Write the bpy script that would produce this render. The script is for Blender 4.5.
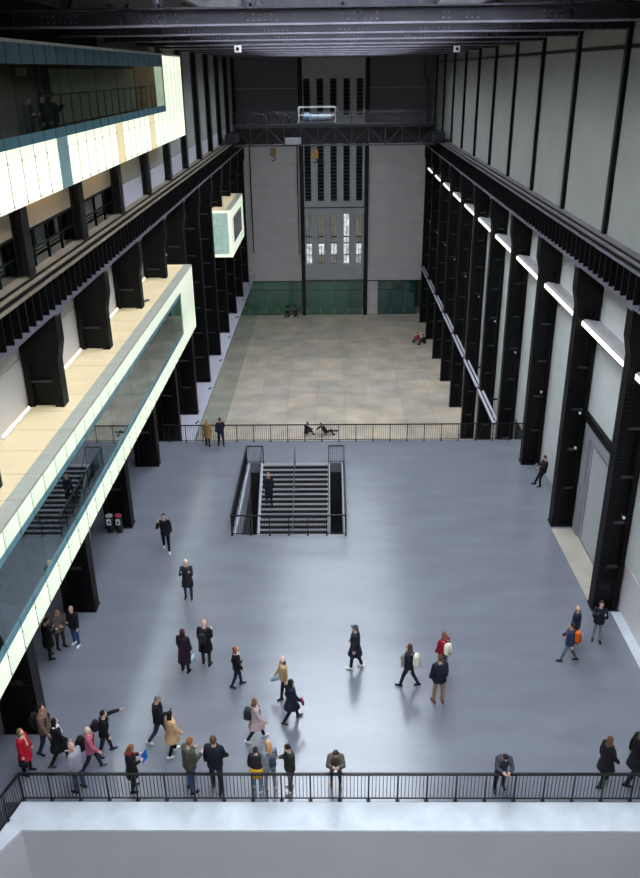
import bpy, bmesh, math, random
from mathutils import Vector, Matrix, Euler
random.seed(7)
R = math.radians
for o in list(bpy.data.objects): bpy.data.objects.remove(o)
SC = bpy.context.scene; COL = SC.collection

# ------------------------------------------------------------------ camera
TH, PS, RO = 0.4247, 0.017, -0.0127
fw = Vector((-math.sin(PS)*math.cos(TH), math.cos(PS)*math.cos(TH), -math.sin(TH)))
rt = Vector((math.cos(PS), math.sin(PS), 0)); upv = rt.cross(fw)
r2 = rt*math.cos(RO)+upv*math.sin(RO); u2 = -rt*math.sin(RO)+upv*math.cos(RO)
cd = bpy.data.cameras.new('camera'); cam = bpy.data.objects.new('camera', cd); COL.objects.link(cam)
cd.sensor_fit = 'HORIZONTAL'; cd.sensor_width = 36; cd.lens = 814.6/640*36; cd.clip_start = .1; cd.clip_end = 400
M3 = Matrix((r2, u2, -fw)).transposed(); cam.matrix_world = Matrix.Translation((-.344, 0, 18.637)) @ M3.to_4x4()
SC.camera = cam

# ------------------------------------------------------------------ world (daylight above the rooflights) and exposure
W = bpy.data.worlds.new('world'); SC.world = W; W.use_nodes = True
bg = W.node_tree.nodes['Background']; bg.inputs[0].default_value = (.82, .91, 1.0, 1); bg.inputs[1].default_value = 12.0
SC.view_settings.view_transform = 'Standard'; SC.view_settings.look = 'None'
SC.view_settings.gamma = 1; SC.view_settings.use_curve_mapping = False
SC.view_settings.exposure = 0.0

# ------------------------------------------------------------------ materials
def lin(r, g, b):
    return tuple(((c/255)/12.92 if c/255 <= .04045 else ((c/255+.055)/1.055)**2.4) for c in (r, g, b))
MATS = {}
def mat(name, rgb, rough=.6, metal=0, vary=.12, scale=3.0, bump=0.0, spec=.5, stretch=None, detail=5, emit=None, estr=0, rvary=0, world=False):
    if name in MATS: return MATS[name]
    m = bpy.data.materials.new(name); m.use_nodes = True; nt = m.node_tree; N = nt.nodes; L = nt.links
    b = N['Principled BSDF']; c = lin(*rgb)
    tc = N.new('ShaderNodeTexCoord'); mp = N.new('ShaderNodeMapping'); L.new(N.new('ShaderNodeNewGeometry').outputs['Position'] if world else tc.outputs['Object'], mp.inputs[0])
    if stretch: mp.inputs['Scale'].default_value = stretch
    no = N.new('ShaderNodeTexNoise'); no.inputs['Scale'].default_value = scale; no.inputs['Detail'].default_value = detail
    L.new(mp.outputs[0], no.inputs['Vector'])
    cr = N.new('ShaderNodeValToRGB'); cr.color_ramp.elements[0].position = .3; cr.color_ramp.elements[1].position = .7
    cr.color_ramp.elements[0].color = tuple(x*(1-vary) for x in c)+(1,); cr.color_ramp.elements[1].color = tuple(min(1, x*(1+vary)) for x in c)+(1,)
    L.new(no.outputs[0], cr.inputs[0]); L.new(cr.outputs[0], b.inputs['Base Color'])
    b.inputs['Roughness'].default_value = rough; b.inputs['Metallic'].default_value = metal; b.inputs['Specular IOR Level'].default_value = spec
    if rvary:
        mr = N.new('ShaderNodeMapRange'); mr.inputs[3].default_value = rough-rvary; mr.inputs[4].default_value = rough+rvary
        L.new(no.outputs[0], mr.inputs[0]); L.new(mr.outputs[0], b.inputs['Roughness'])
    if bump:
        bp = N.new('ShaderNodeBump'); bp.inputs['Strength'].default_value = bump; bp.inputs['Distance'].default_value = .02
        L.new(no.outputs[0], bp.inputs['Height']); L.new(bp.outputs[0], b.inputs['Normal'])
    if emit:
        b.inputs['Emission Color'].default_value = lin(*emit)+(1,); b.inputs['Emission Strength'].default_value = estr
    MATS[name] = m; return m
def glass(name, tint, refl=.3, trans=.8, rough=.02, body=0.0, bodyc=(120,150,150), mult=1.4):
    if name in MATS: return MATS[name]
    m = bpy.data.materials.new(name); m.use_nodes = True; nt = m.node_tree; N = nt.nodes; L = nt.links; N.clear()
    out = N.new('ShaderNodeOutputMaterial'); t = N.new('ShaderNodeBsdfTransparent'); g = N.new('ShaderNodeBsdfGlossy'); g.inputs['Roughness'].default_value = rough
    t.inputs[0].default_value = tuple(x*trans for x in lin(*tint))+(1,); g.inputs[0].default_value = (.9, .95, .95, 1)
    fr = N.new('ShaderNodeFresnel'); ge = N.new('ShaderNodeNewGeometry'); io = N.new('ShaderNodeMapRange'); io.inputs[3].default_value = 1.5; io.inputs[4].default_value = 1/1.5
    L.new(ge.outputs['Backfacing'], io.inputs[0]); L.new(io.outputs[0], fr.inputs[0])
    ad = N.new('ShaderNodeMath'); ad.operation = 'MULTIPLY_ADD'; ad.inputs[1].default_value = mult; ad.inputs[2].default_value = refl; ad.use_clamp = True
    L.new(fr.outputs[0], ad.inputs[0]); mx = N.new('ShaderNodeMixShader'); L.new(ad.outputs[0], mx.inputs[0]); L.new(g.outputs[0], mx.inputs[2])
    if body:
        d = N.new('ShaderNodeBsdfDiffuse'); no = N.new('ShaderNodeTexNoise'); no.inputs['Scale'].default_value = 1.5
        mc = N.new('ShaderNodeMixRGB'); mc.inputs[1].default_value = lin(*bodyc)+(1,); mc.inputs[2].default_value = tuple(x*.8 for x in lin(*bodyc))+(1,)
        L.new(no.outputs[0], mc.inputs[0]); L.new(mc.outputs[0], d.inputs[0])
        m2 = N.new('ShaderNodeMixShader'); m2.inputs[0].default_value = body; L.new(t.outputs[0], m2.inputs[1]); L.new(d.outputs[0], m2.inputs[2]); L.new(m2.outputs[0], mx.inputs[1])
    else: L.new(t.outputs[0], mx.inputs[1])
    L.new(mx.outputs[0], out.inputs[0]); MATS[name] = m; return m
def lightmat(name, rgb, strength, vary=.08, scale=2.0, stretch=None):
    if name in MATS: return MATS[name]
    m = mat(name, rgb, .3, vary=.05); N = m.node_tree.nodes; L = m.node_tree.links; b = N['Principled BSDF']
    
    for l_ in list(b.inputs['Base Color'].links): L.remove(l_)
    b.inputs['Base Color'].default_value = (.22, .25, .22, 1)
    tc = N.new('ShaderNodeTexCoord'); mp = N.new('ShaderNodeMapping'); L.new(tc.outputs['Object'], mp.inputs[0])
    if stretch: mp.inputs['Scale'].default_value = stretch
    no = N.new('ShaderNodeTexNoise'); no.inputs['Scale'].default_value = scale; L.new(mp.outputs[0], no.inputs['Vector'])
    mr = N.new('ShaderNodeMapRange'); mr.inputs[1].default_value = .3; mr.inputs[2].default_value = .7
    mr.inputs[3].default_value = strength*(1-vary); mr.inputs[4].default_value = strength*(1+vary); L.new(no.outputs[0], mr.inputs[0])
    b.inputs['Emission Color'].default_value = lin(*rgb)+(1,); L.new(mr.outputs[0], b.inputs['Emission Strength']); return m

STEEL = mat('black_steel', (9, 8, 9), .55, .0, .3, 4, .1, .2)
RIVET = mat('rivet_steel', (20, 18, 20), .45, 0, .2, 6, 0, .4)
DUST = mat('dusty_steel', (92, 88, 98), .7, 0, .25, 5)
RAILM = mat('rail_steel', (22, 22, 26), .4, .3, .2, 6)
FLOOR = mat('polished_floor', (115, 117, 127), .2, 0, .08, .8, .03, 1.0, (.55, 1.3, 1), 8, rvary=.06)
COPE = mat('coping_concrete', (196, 200, 208), .45, 0, .12, 1.5, .05)
FASC = mat('fascia_paint', (190, 188, 194), .6, 0, .03, .6)
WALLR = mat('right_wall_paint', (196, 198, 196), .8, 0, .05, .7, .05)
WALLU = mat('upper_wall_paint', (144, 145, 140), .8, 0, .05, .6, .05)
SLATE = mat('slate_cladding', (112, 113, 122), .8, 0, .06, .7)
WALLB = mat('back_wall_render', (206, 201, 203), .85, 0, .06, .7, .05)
TOWER = mat('tower_panel', (178, 180, 186), .7, 0, .05, 1)
WALLL = mat('left_wall_plaster', (200, 196, 192), .8, 0, .05, .6)
BEIGE = mat('beige_panel', (190, 174, 148), .7, 0, .06, 1)
DARKW = mat('dark_wall', (30, 27, 27), .8, 0, .2, 1)
DWOOD = mat('dark_timber', (62, 44, 32), .6, 0, .3, 3)
WARMC = mat('warm_concrete', (160, 152, 141), .8, 0, .12, 1.2, .05)
LEDGE = mat('ledge_paint', (176, 174, 186), .6, 0, .06, 1)
PIL = mat('pilaster_steel', (14, 13, 14), .55, 0, .2, 3)
PANE = glass('window_glass', (190, 215, 215), .12, .75)
TEAL = glass('teal_glass', (130, 200, 195), .04, .85, .05, .28, (88, 146, 142))
BALG = glass('plinth_glass', (140, 180, 170), .05, .55, .05, .35, (120, 140, 132))
SKYG = glass('rooflight_glass', (255, 255, 255), .0, .95)
LBOX = lightmat('lit_opal_panel', (243, 250, 226), 1.05, .16, .9)
LBOX2 = lightmat('lit_opal_panel_soft', (238, 248, 224), .88, .22, .9)
SEAM = mat('panel_seam', (186, 200, 182), .5, 0, .1, 2)
LBOXW = lightmat('lit_amber_panel', (250, 225, 160), .8)
TUBE = lightmat('fluorescent_tube', (255, 226, 186), 2.2)
SOFT = lightmat('soffit_tube_glass', (255, 226, 180), 14.0)
STRIP = lightmat('light_diffuser', (255, 245, 235), 2.4)
TEALP = mat('teal_panel', (96, 140, 150), .35, 0, .08, 2)
TEALD = mat('dark_teal_panel', (58, 92, 102), .4, 0, .1, 1)
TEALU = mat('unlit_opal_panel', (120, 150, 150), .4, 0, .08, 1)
LAMPM = lightmat('small_lamp_glass', (240, 245, 255), .4)
WHITE = mat('white_enamel', (225, 225, 225), .5, 0, .04, 3)

# ------------------------------------------------------------------ mesh helpers
class MB:
    def __init__(s): s.v = []; s.f = []
    def add(s, v, f):
        n = len(s.v); s.v += [tuple(p) for p in v]; s.f += [tuple(i+n for i in q) for q in f]; return s
    def box(s, x0, x1, y0, y1, z0, z1):
        if x0 > x1: x0, x1 = x1, x0
        if y0 > y1: y0, y1 = y1, y0
        if z0 > z1: z0, z1 = z1, z0
        return s.add([(x0,y0,z0),(x1,y0,z0),(x1,y1,z0),(x0,y1,z0),(x0,y0,z1),(x1,y0,z1),(x1,y1,z1),(x0,y1,z1)],
                     [(3,2,1,0),(4,5,6,7),(0,1,5,4),(1,2,6,5),(2,3,7,6),(3,0,4,7)])
    def prism(s, poly, z0, z1):           # poly counter-clockwise in xy
        n = len(poly)
        return s.add([(x,y,z0) for x,y in poly]+[(x,y,z1) for x,y in poly],
                     [tuple(range(n-1,-1,-1)), tuple(range(n,2*n))]+[(i,(i+1)%n,n+(i+1)%n,n+i) for i in range(n)])
    def bar(s, a, b, w, d=None, up=(0,0,1)):
        a = Vector(a); b = Vector(b); d = d or w; ax = (b-a).normalized(); u = Vector(up)
        if abs(ax.dot(u)) > .98: u = Vector((0,1,0))
        r = ax.cross(u).normalized(); u = r.cross(ax)
        P = [c+r*(sx*w/2)+u*(sz*d/2) for c in (a,b) for sx,sz in ((-1,-1),(1,-1),(1,1),(-1,1))]
        return s.add(P, [(0,1,2,3),(7,6,5,4),(4,5,1,0),(5,6,2,1),(6,7,3,2),(7,4,0,3)])
    def tube(s, a, b, r, r1=None, n=8):
        a = Vector(a); b = Vector(b); r1 = r if r1 is None else r1; ax = (b-a).normalized(); u = Vector((0,0,1)) if abs(ax.z) < .95 else Vector((0,1,0))
        p = ax.cross(u).normalized(); q = ax.cross(p)
        V = [a+(p*math.cos(t)+q*math.sin(t))*r for t in [2*math.pi*i/n for i in range(n)]]+[b+(p*math.cos(t)+q*math.sin(t))*r1 for t in [2*math.pi*i/n for i in range(n)]]
        return s.add(V, [tuple(range(n)), tuple(range(2*n-1,n-1,-1))]+[(i, n+i, n+(i+1)%n, (i+1)%n) for i in range(n)])
    def ell(s, c, rx, ry, rz, rot=None, n=10, m=7):
        V = [(0,0,1)]; F = []
        for j in range(1, m):
            ph = math.pi*j/m
            for i in range(n):
                t = 2*math.pi*i/n; V.append((math.sin(ph)*math.cos(t), math.sin(ph)*math.sin(t), math.cos(ph)))
        V.append((0,0,-1)); E = len(V)-1
        for i in range(n): F.append((0, 1+i, 1+(i+1)%n)); F.append((E, 1+(m-2)*n+(i+1)%n, 1+(m-2)*n+i))
        for j in range(m-2):
            for i in range(n): a = 1+j*n; F.append((a+i, a+n+i, a+n+(i+1)%n, a+(i+1)%n))
        out = []
        for p in V:
            q = Vector((p[0]*rx, p[1]*ry, p[2]*rz))
            if rot: q = rot @ q
            out.append(q+Vector(c))
        return s.add(out, F)
    def cap(s, a, b, ra, rb, n=9):         # tapered capsule
        a = Vector(a); b = Vector(b); ax = b-a
        if ax.length < 1e-5: ax = Vector((0,0,1e-4))
        d = ax.normalized(); u = Vector((0,0,1)) if abs(d.z) < .9 else Vector((0,1,0)); p = d.cross(u).normalized(); q = d.cross(p)
        rings = [(a, ra, -.8), (a, ra, -.35), (a, ra, .0), (b, rb, .0), (b, rb, .35), (b, rb, .8)]
        V = [a-d*ra]
        for c, r, k in rings:
            rr = r*math.sqrt(1-k*k)
            V += [c+d*(r*k)+(p*math.cos(t)+q*math.sin(t))*rr for t in [2*math.pi*i/n for i in range(n)]]
        V.append(b+d*rb); E = len(V)-1; F = []
        for i in range(n): F.append((0, 1+(i+1)%n, 1+i)[::-1]); F.append((E, 1+5*n+i, 1+5*n+(i+1)%n)[::-1])
        for j in range(5):
            for i in range(n): A = 1+j*n; F.append((A+i, A+n+i, A+n+(i+1)%n, A+(i+1)%n))
        return s.add(V, F)
    def loft(s, rings, n=14):              # rings: (center, rx, ry, right, fwd) upward
        V = []; F = []
        for c, rx, ry, r, f in rings:
            for i in range(n):
                t = 2*math.pi*i/n; ct, st = math.cos(t), math.sin(t); e = .8
                V.append(Vector(c)+r*(rx*math.copysign(abs(ct)**e, ct))+f*(ry*math.copysign(abs(st)**e, st)))
        for j in range(len(rings)-1):
            for i in range(n): A = j*n; F.append((A+i, A+(i+1)%n, A+n+(i+1)%n, A+n+i))
        F.append(tuple(range(n-1,-1,-1))); F.append(tuple(range((len(rings)-1)*n, len(rings)*n)))
        return s.add(V, F)
    def mesh(s, name, m, smooth=False):
        me = bpy.data.meshes.new(name); me.from_pydata([tuple(p) for p in s.v], [], s.f); me.update()
        if m: me.materials.append(m)
        if smooth: me.polygons.foreach_set('use_smooth', [True]*len(me.polygons))
        return me
    def build(s, name, m, parent=None, smooth=False, loc=None):
        return link(name, s.mesh(name, m, smooth), parent, loc)
def link(name, me, parent=None, loc=None, rz=0):
    o = bpy.data.objects.new(name, me); COL.objects.link(o)
    if parent: o.parent = parent
    if loc is not None: o.location = loc
    if rz: o.rotation_euler = (0, 0, rz)
    return o
def thing(name, label, cat, loc=(0,0,0), rz=0, group=None):
    o = bpy.data.objects.new(name, None); COL.objects.link(o); o.location = loc; o.rotation_euler = (0,0,rz); o.empty_display_size = .3
    return tag(o, label, cat, group)
def tag(o, label, cat, group=None):
    o['label'] = label; o['category'] = cat
    if group: o['group'] = group
    return o
def struct(o, label, cat=None):
    o['kind'] = 'structure'; o['label'] = label; o['category'] = cat or o.name.split('_')[0].split('.')[0]; return o
def sempty(name, label, cat=None):
    o = bpy.data.objects.new(name, None); COL.objects.link(o); return struct(o, label, cat)
def stuff(o): o['kind'] = 'stuff'; return o
ORD = ['first','second','third','fourth','fifth','sixth','seventh','eighth','ninth','tenth','eleventh','twelfth','thirteenth','fourteenth','fifteenth','sixteenth','seventeenth','eighteenth']

# ------------------------------------------------------------------ dimensions
BAY = 6.231; Y0 = 25.4            # near face of the first pair of columns in view
def YC(k): return Y0+BAY*k
XC = 9.39; XW = 10.35; ZL = -6.93; ZLEDGE = -2.26; YB = 91.3; ZG0, ZG1 = 11.6, 12.78
YBR0, YBR1 = 15.62, 41.0          # bridge
YE = -34.0                        # the hall's other end, behind the camera
HX0, HX1, HY0, HY1 = -4.72, .17, 31.0, 38.2   # stairwell
ZR = 19.8                         # underside of roof beams

# ------------------------------------------------------------------ floors
fl = MB()
fl.box(-13.2, HX0, 16.55, YBR1, -.55, 0); fl.box(HX1, 12.4, 16.55, YBR1, -.55, 0)
fl.box(HX0, HX1, 16.55, HY0, -.55, 0); fl.box(HX0, HX1, HY1, YBR1, -.55, 0)
fl.box(-13.2, -9.6, YE, 16.55, -.55, 0)
floor = struct(fl.build('floor', FLOOR), 'polished blue-grey concrete floor of the bridge with stairwell opening')
cop = MB().prism([(-9.6,14.1),(-8.81,15.62),(12.4,15.62),(12.4,16.55),(-9.14,16.55),(-9.6,14.6)], -.55, .02).build('coping', COPE, floor)
MB().prism([(9.40,25.95),(10.30,25.95),(10.30,31.4),(9.33,31.4)], 0, .012).build('threshold_slab', WARMC, floor)
MB().prism([(10.05,18.6),(12.3,18.6),(12.3,25.3),(10.05,25.3)], 0, .012).build('threshold_slab', COPE, floor)
MB().box(-9.4, 12.4, 15.66, 15.9, ZL, -.55).build('fascia', FASC, floor)
MB().box(-8.9, 12.4, 15.61, 15.66, -1.9, -.02).build('fascia_panel', FASC, floor)
MB().prism([(-9.75,14.1),(-9.6,14.1),(-8.81,15.60),(-8.95,15.7)], ZL, -.05).build('fascia_return', FASC, floor)
MB().box(-9.4, 12.4, 40.6, 41.0, ZL, -.55).build('bridge_wall', FASC, floor)
lowf = struct(MB().box(-13.2, 12.4, YE, YB+4, ZL-.5, ZL-.02).build('floor_lower', WARMC), 'concrete floor of the lower hall beyond the bridge', 'floor')
slabm = [mat('slab_%d' % i, c, .5, 0, .24, .45, .05, .4, None, 9, world=True) for i, c in enumerate([(192,178,161),(188,175,159),(184,172,158),(195,180,162),(180,170,157)])]
xs = [-8.9, -6.5, -4.1, -1.7, .7, 3.1, 5.5, 7.9, 10.35]
smesh = {}
for j in range(16):
    y0 = 41.05+j*3.14
    for i in range(8):
        q = random.choice(slabm); key = (round(xs[i+1]-xs[i], 2), q.name)
        if key not in smesh: smesh[key] = MB().box(.014, key[0]-.014, .014, 3.126, -.02, 0).mesh('slab', q)
        link('slab', smesh[key], lowf, (xs[i], y0, ZL+random.uniform(-.002, .002)))

# ------------------------------------------------------------------ left ledge with glass front beyond the bridge
lg = struct(MB().box(-13.2, -8.98, YBR1, YB, ZL, ZLEDGE).build('trim_1', LEDGE), 'pale lilac ledge along the left columns above glass front', 'ledge')
pm = MB().box(-.012, .012, .01, 2.49, 0, ZLEDGE-ZL+.06).mesh('pane', BALG)
for j in range(20): link('pane', pm, lg, (-8.9, 41.1+2.5*j, ZL+.01))
for j in range(9):
    y = YC(3+j)-1.6
    if y < YB-1: tag(MB().cap((-9.25, y, ZLEDGE+.05), (-9.12, y+.35, ZLEDGE+.05), .05, .04).build('floor_uplight', RAILM, None, True), 'small black uplight on the pale left ledge, %s from the bridge' % ORD[j], 'lamp', 'uplights on the left ledge')

# ------------------------------------------------------------------ walls
wru = sempty('wall_right_upper', 'tall pale panels of the right wall above the crane girder', 'wall')
wr = sempty('wall_right', 'pale grey right wall in panels between black steel columns')
MB().box(XW+.12, XW+.5, YE, YB, ZL, 24).build('backing', DARKW, wr)
for k in range(-10, 11):
    a, b = YC(k)+.25, YC(k+1)+.25
    b = min(b, YB)
    zb = 0 if a < 41 else ZL
    if k == 0:
        MB().box(XW, XW+.12, a, b, 5.55, ZG0+.4).build('panel', WALLR, wr)
    elif k == -1:
        MB().box(XW, XW+.12, a, b, 2.1, ZG0+.4).build('panel', WALLR, wr); MB().box(XW+.06, XW+.11, a, b, 0, 2.1).build('recess_panel', WALLB, wr)
    else:
        MB().box(XW, XW+.12, a+.012, b-.012, zb, ZG0+.4).build('panel', WALLR, wr)
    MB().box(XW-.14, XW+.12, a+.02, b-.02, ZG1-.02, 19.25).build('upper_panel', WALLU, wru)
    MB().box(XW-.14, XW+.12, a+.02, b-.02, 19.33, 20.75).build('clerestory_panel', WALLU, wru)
    MB().box(XW-.17, XW-.12, a+.2, b-.14, 19.22, 19.36).build('joint_rail', PIL, wru)
# opening beside the near right column
for a in [(18.7, 25.6)]:
    MB().box(XW-.02, XW+1.9, a[0], a[1], 2.0, 2.12).build('soffit', WALLR, wr)
# door in right wall
d1 = sempty('door_1', 'large grey sliding door in framed recess of the right wall', 'door')
DG = mat('door_paint', (166, 167, 168), .6, 0, .04, 1); DG2 = mat('door_frame_paint', (138, 138, 142), .6, 0, .05, 1)
MB().box(XW+.02, XW+.1, 26.0, 31.6, .02, 5.2).build('door_leaf', DG, d1)
MB().box(XW-.12, XW+.02, 30.75, 31.35, .02, 5.2).box(XW-.12, XW+.02, 26.0, 30.75, 4.7, 5.2).build('door_frame', DG2, d1)
MB().box(XW-.03, XW+.03, 30.45, 30.6, .02, 4.45).box(XW-.03, XW+.03, 26.0, 30.6, 4.45, 4.55).build('trim_strip', DG2, d1)
MB().box(XW-.16, XW+.12, 25.95, 31.6, 5.22, 5.55).build('lintel', STEEL, d1)

wl = sempty('wall_left', 'left wall of plaster and dark glazing behind black columns')
MB().box(-13.6, -13.2, YE, YB, ZL, 24).build('backing', DARKW, wl)
XL = -10.65
for k in range(-10, 11):
    a, b = YC(k)+.25, min(YC(k+1)+.25, YB)
    MB().box(XL-.12, XL, a+.012, b-.012, 7.6, 10.1).build('plaster_panel', WALLL, wl)
    MB().box(XL-.12, XL, a+.012, b-.012, 10.13, ZG0+.4).build('plaster_panel', WALLL, wl)
    if k >= 3: MB().box(XL-.12, XL, a+.012, b-.012, ZLEDGE, 7.57).build('plaster_panel', DARKW, wl)
    # above the crane girder
    if k >= 2:
        MB().box(-10.32, -10.2, a+.02, b-.02, 13.85, 24).build('upper_panel', WALLU, wl)
        MB().box(-10.32, -10.2, a+.02, b-.02, 12.7, 13.82).build('lower_panel', LEDGE, wl)
    else:
        MB().box(-10.32, -10.2, a+.02, b-.02, 14.06, 15.9).build('beige_panel', BEIGE, wl)
        MB().box(-10.32, -10.2, a+.02, b-.02, 15.9, 24).build('upper_panel', DARKW, wl)
        MB().box(-10.36, -10.2, a+.35, b-.3, 13.96, 14.06).build('rail', STEEL, wl)
        MB().box(-11.6, -11.5, a, b, 12.6, 14.6).build('room_back', DWOOD, wl)
        MB().box(-11.5, -11.3, a+3.0, a+4.2, 12.7, 14.3).build('shelf_panel', BEIGE, wl)
        w = struct(MB().box(-10.27, -10.25, a+.1, b-.1, 12.75, 13.96).build('window_%d' % (k+20), PANE), 'dark glazed window strip above left girder, bay %s' % ['beside','under','past','beyond'][k % 4], 'window')
        w['label'] = 'dark window strip above left crane girder, %s from the camera end' % ORD[k+10]
        for t in range(1, 4): MB().box(-10.3, -10.2, a+t*1.5, a+t*1.5+.05, 12.75, 13.96).build('mullion', STEEL, w)
        MB().box(-10.3, -10.2, a+.1, b-.1, 13.35, 13.39).build('mullion', STEEL, w)
MB().box(-13.2, XL, YE, YB, 7.5, 7.6).build('slab_over', DARKW, wl)
MB().box(-13.2, -10.3, YE, YB, 12.4, 12.6).build('slab_over', DARKW, wl)
for k in range(-2, 3):
    a = YC(k)+.3
    MB().box(-13.2, -13.1, a+.6, a+5.6, 0, 3.4).build('timber_panel', DWOOD, wl)
    MB().box(-11.2, -11.0, a+4.9, a+5.1, 0, 4.7).build('timber_post', BEIGE, wl)
we = struct(MB().box(-13.6, 11, YE-.4, YE, ZL, 24).build('wall_front', WALLB), 'far grey end wall behind the viewer', 'wall')

# ------------------------------------------------------------------ back wall
wb = sempty('wall_back', 'grey end wall with central louvred tower and glass doors')
def bp(name, x0, x1, z0, z1, m=WALLB, y=YB, t=.3): return MB().box(x0, x1, y, y+t, z0, z1).build(name, m, wb)
for x0, x1 in ((-10.4, -3.72), (3.66, 10.4)):
    zs = [-3.05, -.75, 3.4, 7.5, 9.6, 13.2, 17, 20.78]
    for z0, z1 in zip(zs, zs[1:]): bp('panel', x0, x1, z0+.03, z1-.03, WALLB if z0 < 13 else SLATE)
    MB().box(x0, x1, YB+.05, YB+.35, -3.1, 20.78).build('backing', TOWER, wb)
SX = [-2.84, -1.46, -.07, 1.31, 2.68]; SW = .33
edges = [-3.3]+[v for c in SX for v in (c-SW, c+SW)]+[3.26]
for i in range(0, len(edges), 2): bp('tower_mullion', edges[i], edges[i+1], -1.14, 18.6, TOWER, YB-.05, .35)
for z0, z1 in ((-3.05, -1.14), (4.33, 5.71), (11.6, 14.4), (17.9, 20.6)):
    for i in range(0, len(edges)-1, 1):
        if i % 2: bp('tower_panel', edges[i]-.001, edges[i+1]+.001, z0, z1, TOWER, YB-.05, .35)
bp('tower_panel', -3.3, 3.26, -3.05, -1.16, TOWER, YB-.06, .3); bp('tower_panel', -3.3, 3.26, 18.6, 20.78, TOWER, YB-.06, .3)
for z in (5.02, -2.95): bp('tower_trim', -3.3, 3.26, z-.05, z+.05, PIL, YB-.09, .05)
LOUV = mat('louvre_slat', (70, 70, 76), .5, 0, .1, 3)
def louvre(cx, z0, z1):
    t = thing('louvre', 'x', 'louvre', (cx, YB+.1, z0)); t.parent = wb
    for kk in ('label', 'category'): del t[kk]
    MB().box(-SW, SW, .3, .34, 0, z1-z0).build('louvre_back', DARKW, t)
    n = int((z1-z0)/.36); s = MB()
    for i in range(n):
        z = (i+.5)*(z1-z0)/n; s.add([(-SW,-.1,z-.05),(SW,-.1,z-.05),(SW,.12,z+.05),(-SW,.12,z+.05),(-SW,-.1,z-.02),(SW,-.1,z-.02),(SW,.12,z+.08),(-SW,.12,z+.08)],
              [(3,2,1,0),(4,5,6,7),(0,1,5,4),(1,2,6,5),(2,3,7,6),(3,0,4,7)])
    stuff(s.build('slat', LOUV, t))
for c in SX: louvre(c, 5.71, 11.6); louvre(c, 14.4, 17.9)
wlit = [lightmat('lit_room_%d' % i, c, s_, .6, 2.5) for i, (c, s_) in enumerate([((150,150,150), .22), ((160,148,124), .26), ((235,238,240), .7), ((190,195,200), .42)])]
n = 40
for ci, c in enumerate(SX):
    w = sempty('window_%d' % n, 'tall lit slit window of the end wall tower, %s from the left' % ORD[ci], 'window'); n += 1
    for z0, z1, mi in ((1.9, 4.3, (0,1,1,2,1)[ci]), (1.2, 1.82, (0,0,1,2,0)[ci]), (-.1, 1.2, 2), (-1.1, -.15, (2,1,0,2,3)[ci])):
        MB().box(c-SW+.03, c+SW-.03, YB+.22, YB+.25, z0, z1).build('pane', wlit[mi], w)
    MB().box(c-SW, c+SW, YB+.1, YB+.2, 1.12, 1.22).box(c-SW, c+SW, YB+.1, YB+.2, 1.82, 1.94).box(c-SW, c+SW, YB+.1, YB+.2, -.17, -.1).box(c-.02, c+.02, YB+.12, YB+.2, -1.1, 4.3).build('glazing_bar', PIL, w)
    MB().box(c-SW, c+SW, YB+.26, YB+.32, -1.14, 4.33).build('window_back', DARKW, w)
for x, nm in ((-3.5, 'left'), (3.46, 'right')):
    t = thing('tower_column', 'tall thin black steel column on the %s edge of the louvred tower' % nm, 'column', (x, YB-.25, ZL), 0, 'columns of the tower')
    MB().box(-.22, .22, -.12, -.06, 0, 27.6).build('front_flange', PIL, t); MB().box(-.04, .04, -.06, .2, 0, 27.6).build('web', PIL, t); MB().box(-.22, .22, .13, .2, 0, 27.6).build('back_flange', PIL, t)
# entrance lobby behind glass
MB().box(-10.4, 10.4, YB+3, YB+3.2, ZL, -2.8).build('lobby_back', mat('lobby_wall', (120,128,120), .7, 0, .1, .5), wb)
MB().box(-10.4, 10.4, YB+.3, YB+3.2, -3.0, -2.8).build('lobby_soffit', WALLB, wb)
MB().box(-3.72, 3.66, YB+.5, YB+.6, -2.8, 20.78).build('backing', DARKW, wb)
MB().box(-13.6, 11, YB+3.2, YB+3.4, ZL, 20.9).build('backing', DARKW, wb)
MB().box(-13.6, -10.4, YB, YB+3.2, ZL, 20.9).box(10.4, 11, YB, YB+3.2, ZL, 20.9).build('backing', DARKW, wb)
bp('pier', 3.66, 4.85, ZL, -3.05, WALLB)
bp('head', -10.4, 10.4, -3.12, -3.0, PIL, YB-.02, .1)
for nm, x0, x1, cnt in (('left', -9.35, -3.75, 4), ('middle', -3.25, 3.22, 4), ('right', 4.9, 9.4, 3)):
    d = sempty('door_%d' % (2+['left','middle','right'].index(nm)), 'teal glass entrance screen at the foot of the end wall, %s one' % nm, 'door')
    wdt = (x1-x0)/cnt
    for i in range(cnt): MB().box(x0+i*wdt+.02, x0+(i+1)*wdt-.02, YB+.05, YB+.08, ZL+.05, -3.14).build('pane', TEAL, d)
    MB().box(x0, x1, YB+.02, YB+.1, ZL, ZL+.06).box(x0, x1, YB+.02, YB+.1, -4.1, -4.06).build('frame', PIL, d)
for x in (-7.2, -.6):
    t = thing('lobby_lamp', 'warm lamp glowing behind %s glass entrance screen' % ('left' if x < -2 else 'middle'), 'lamp', (x, YB+1.6, -3.105))
    MB().tube((0,0,-.12), (0,0,0), .25, .2, 12).build('lamp_shade', lightmat('lobby_lamp_glow', (255,226,160), 90), t)
    MB().tube((0,0,0), (0,0,.1), .05).build('stem', RAILM, t)

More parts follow.
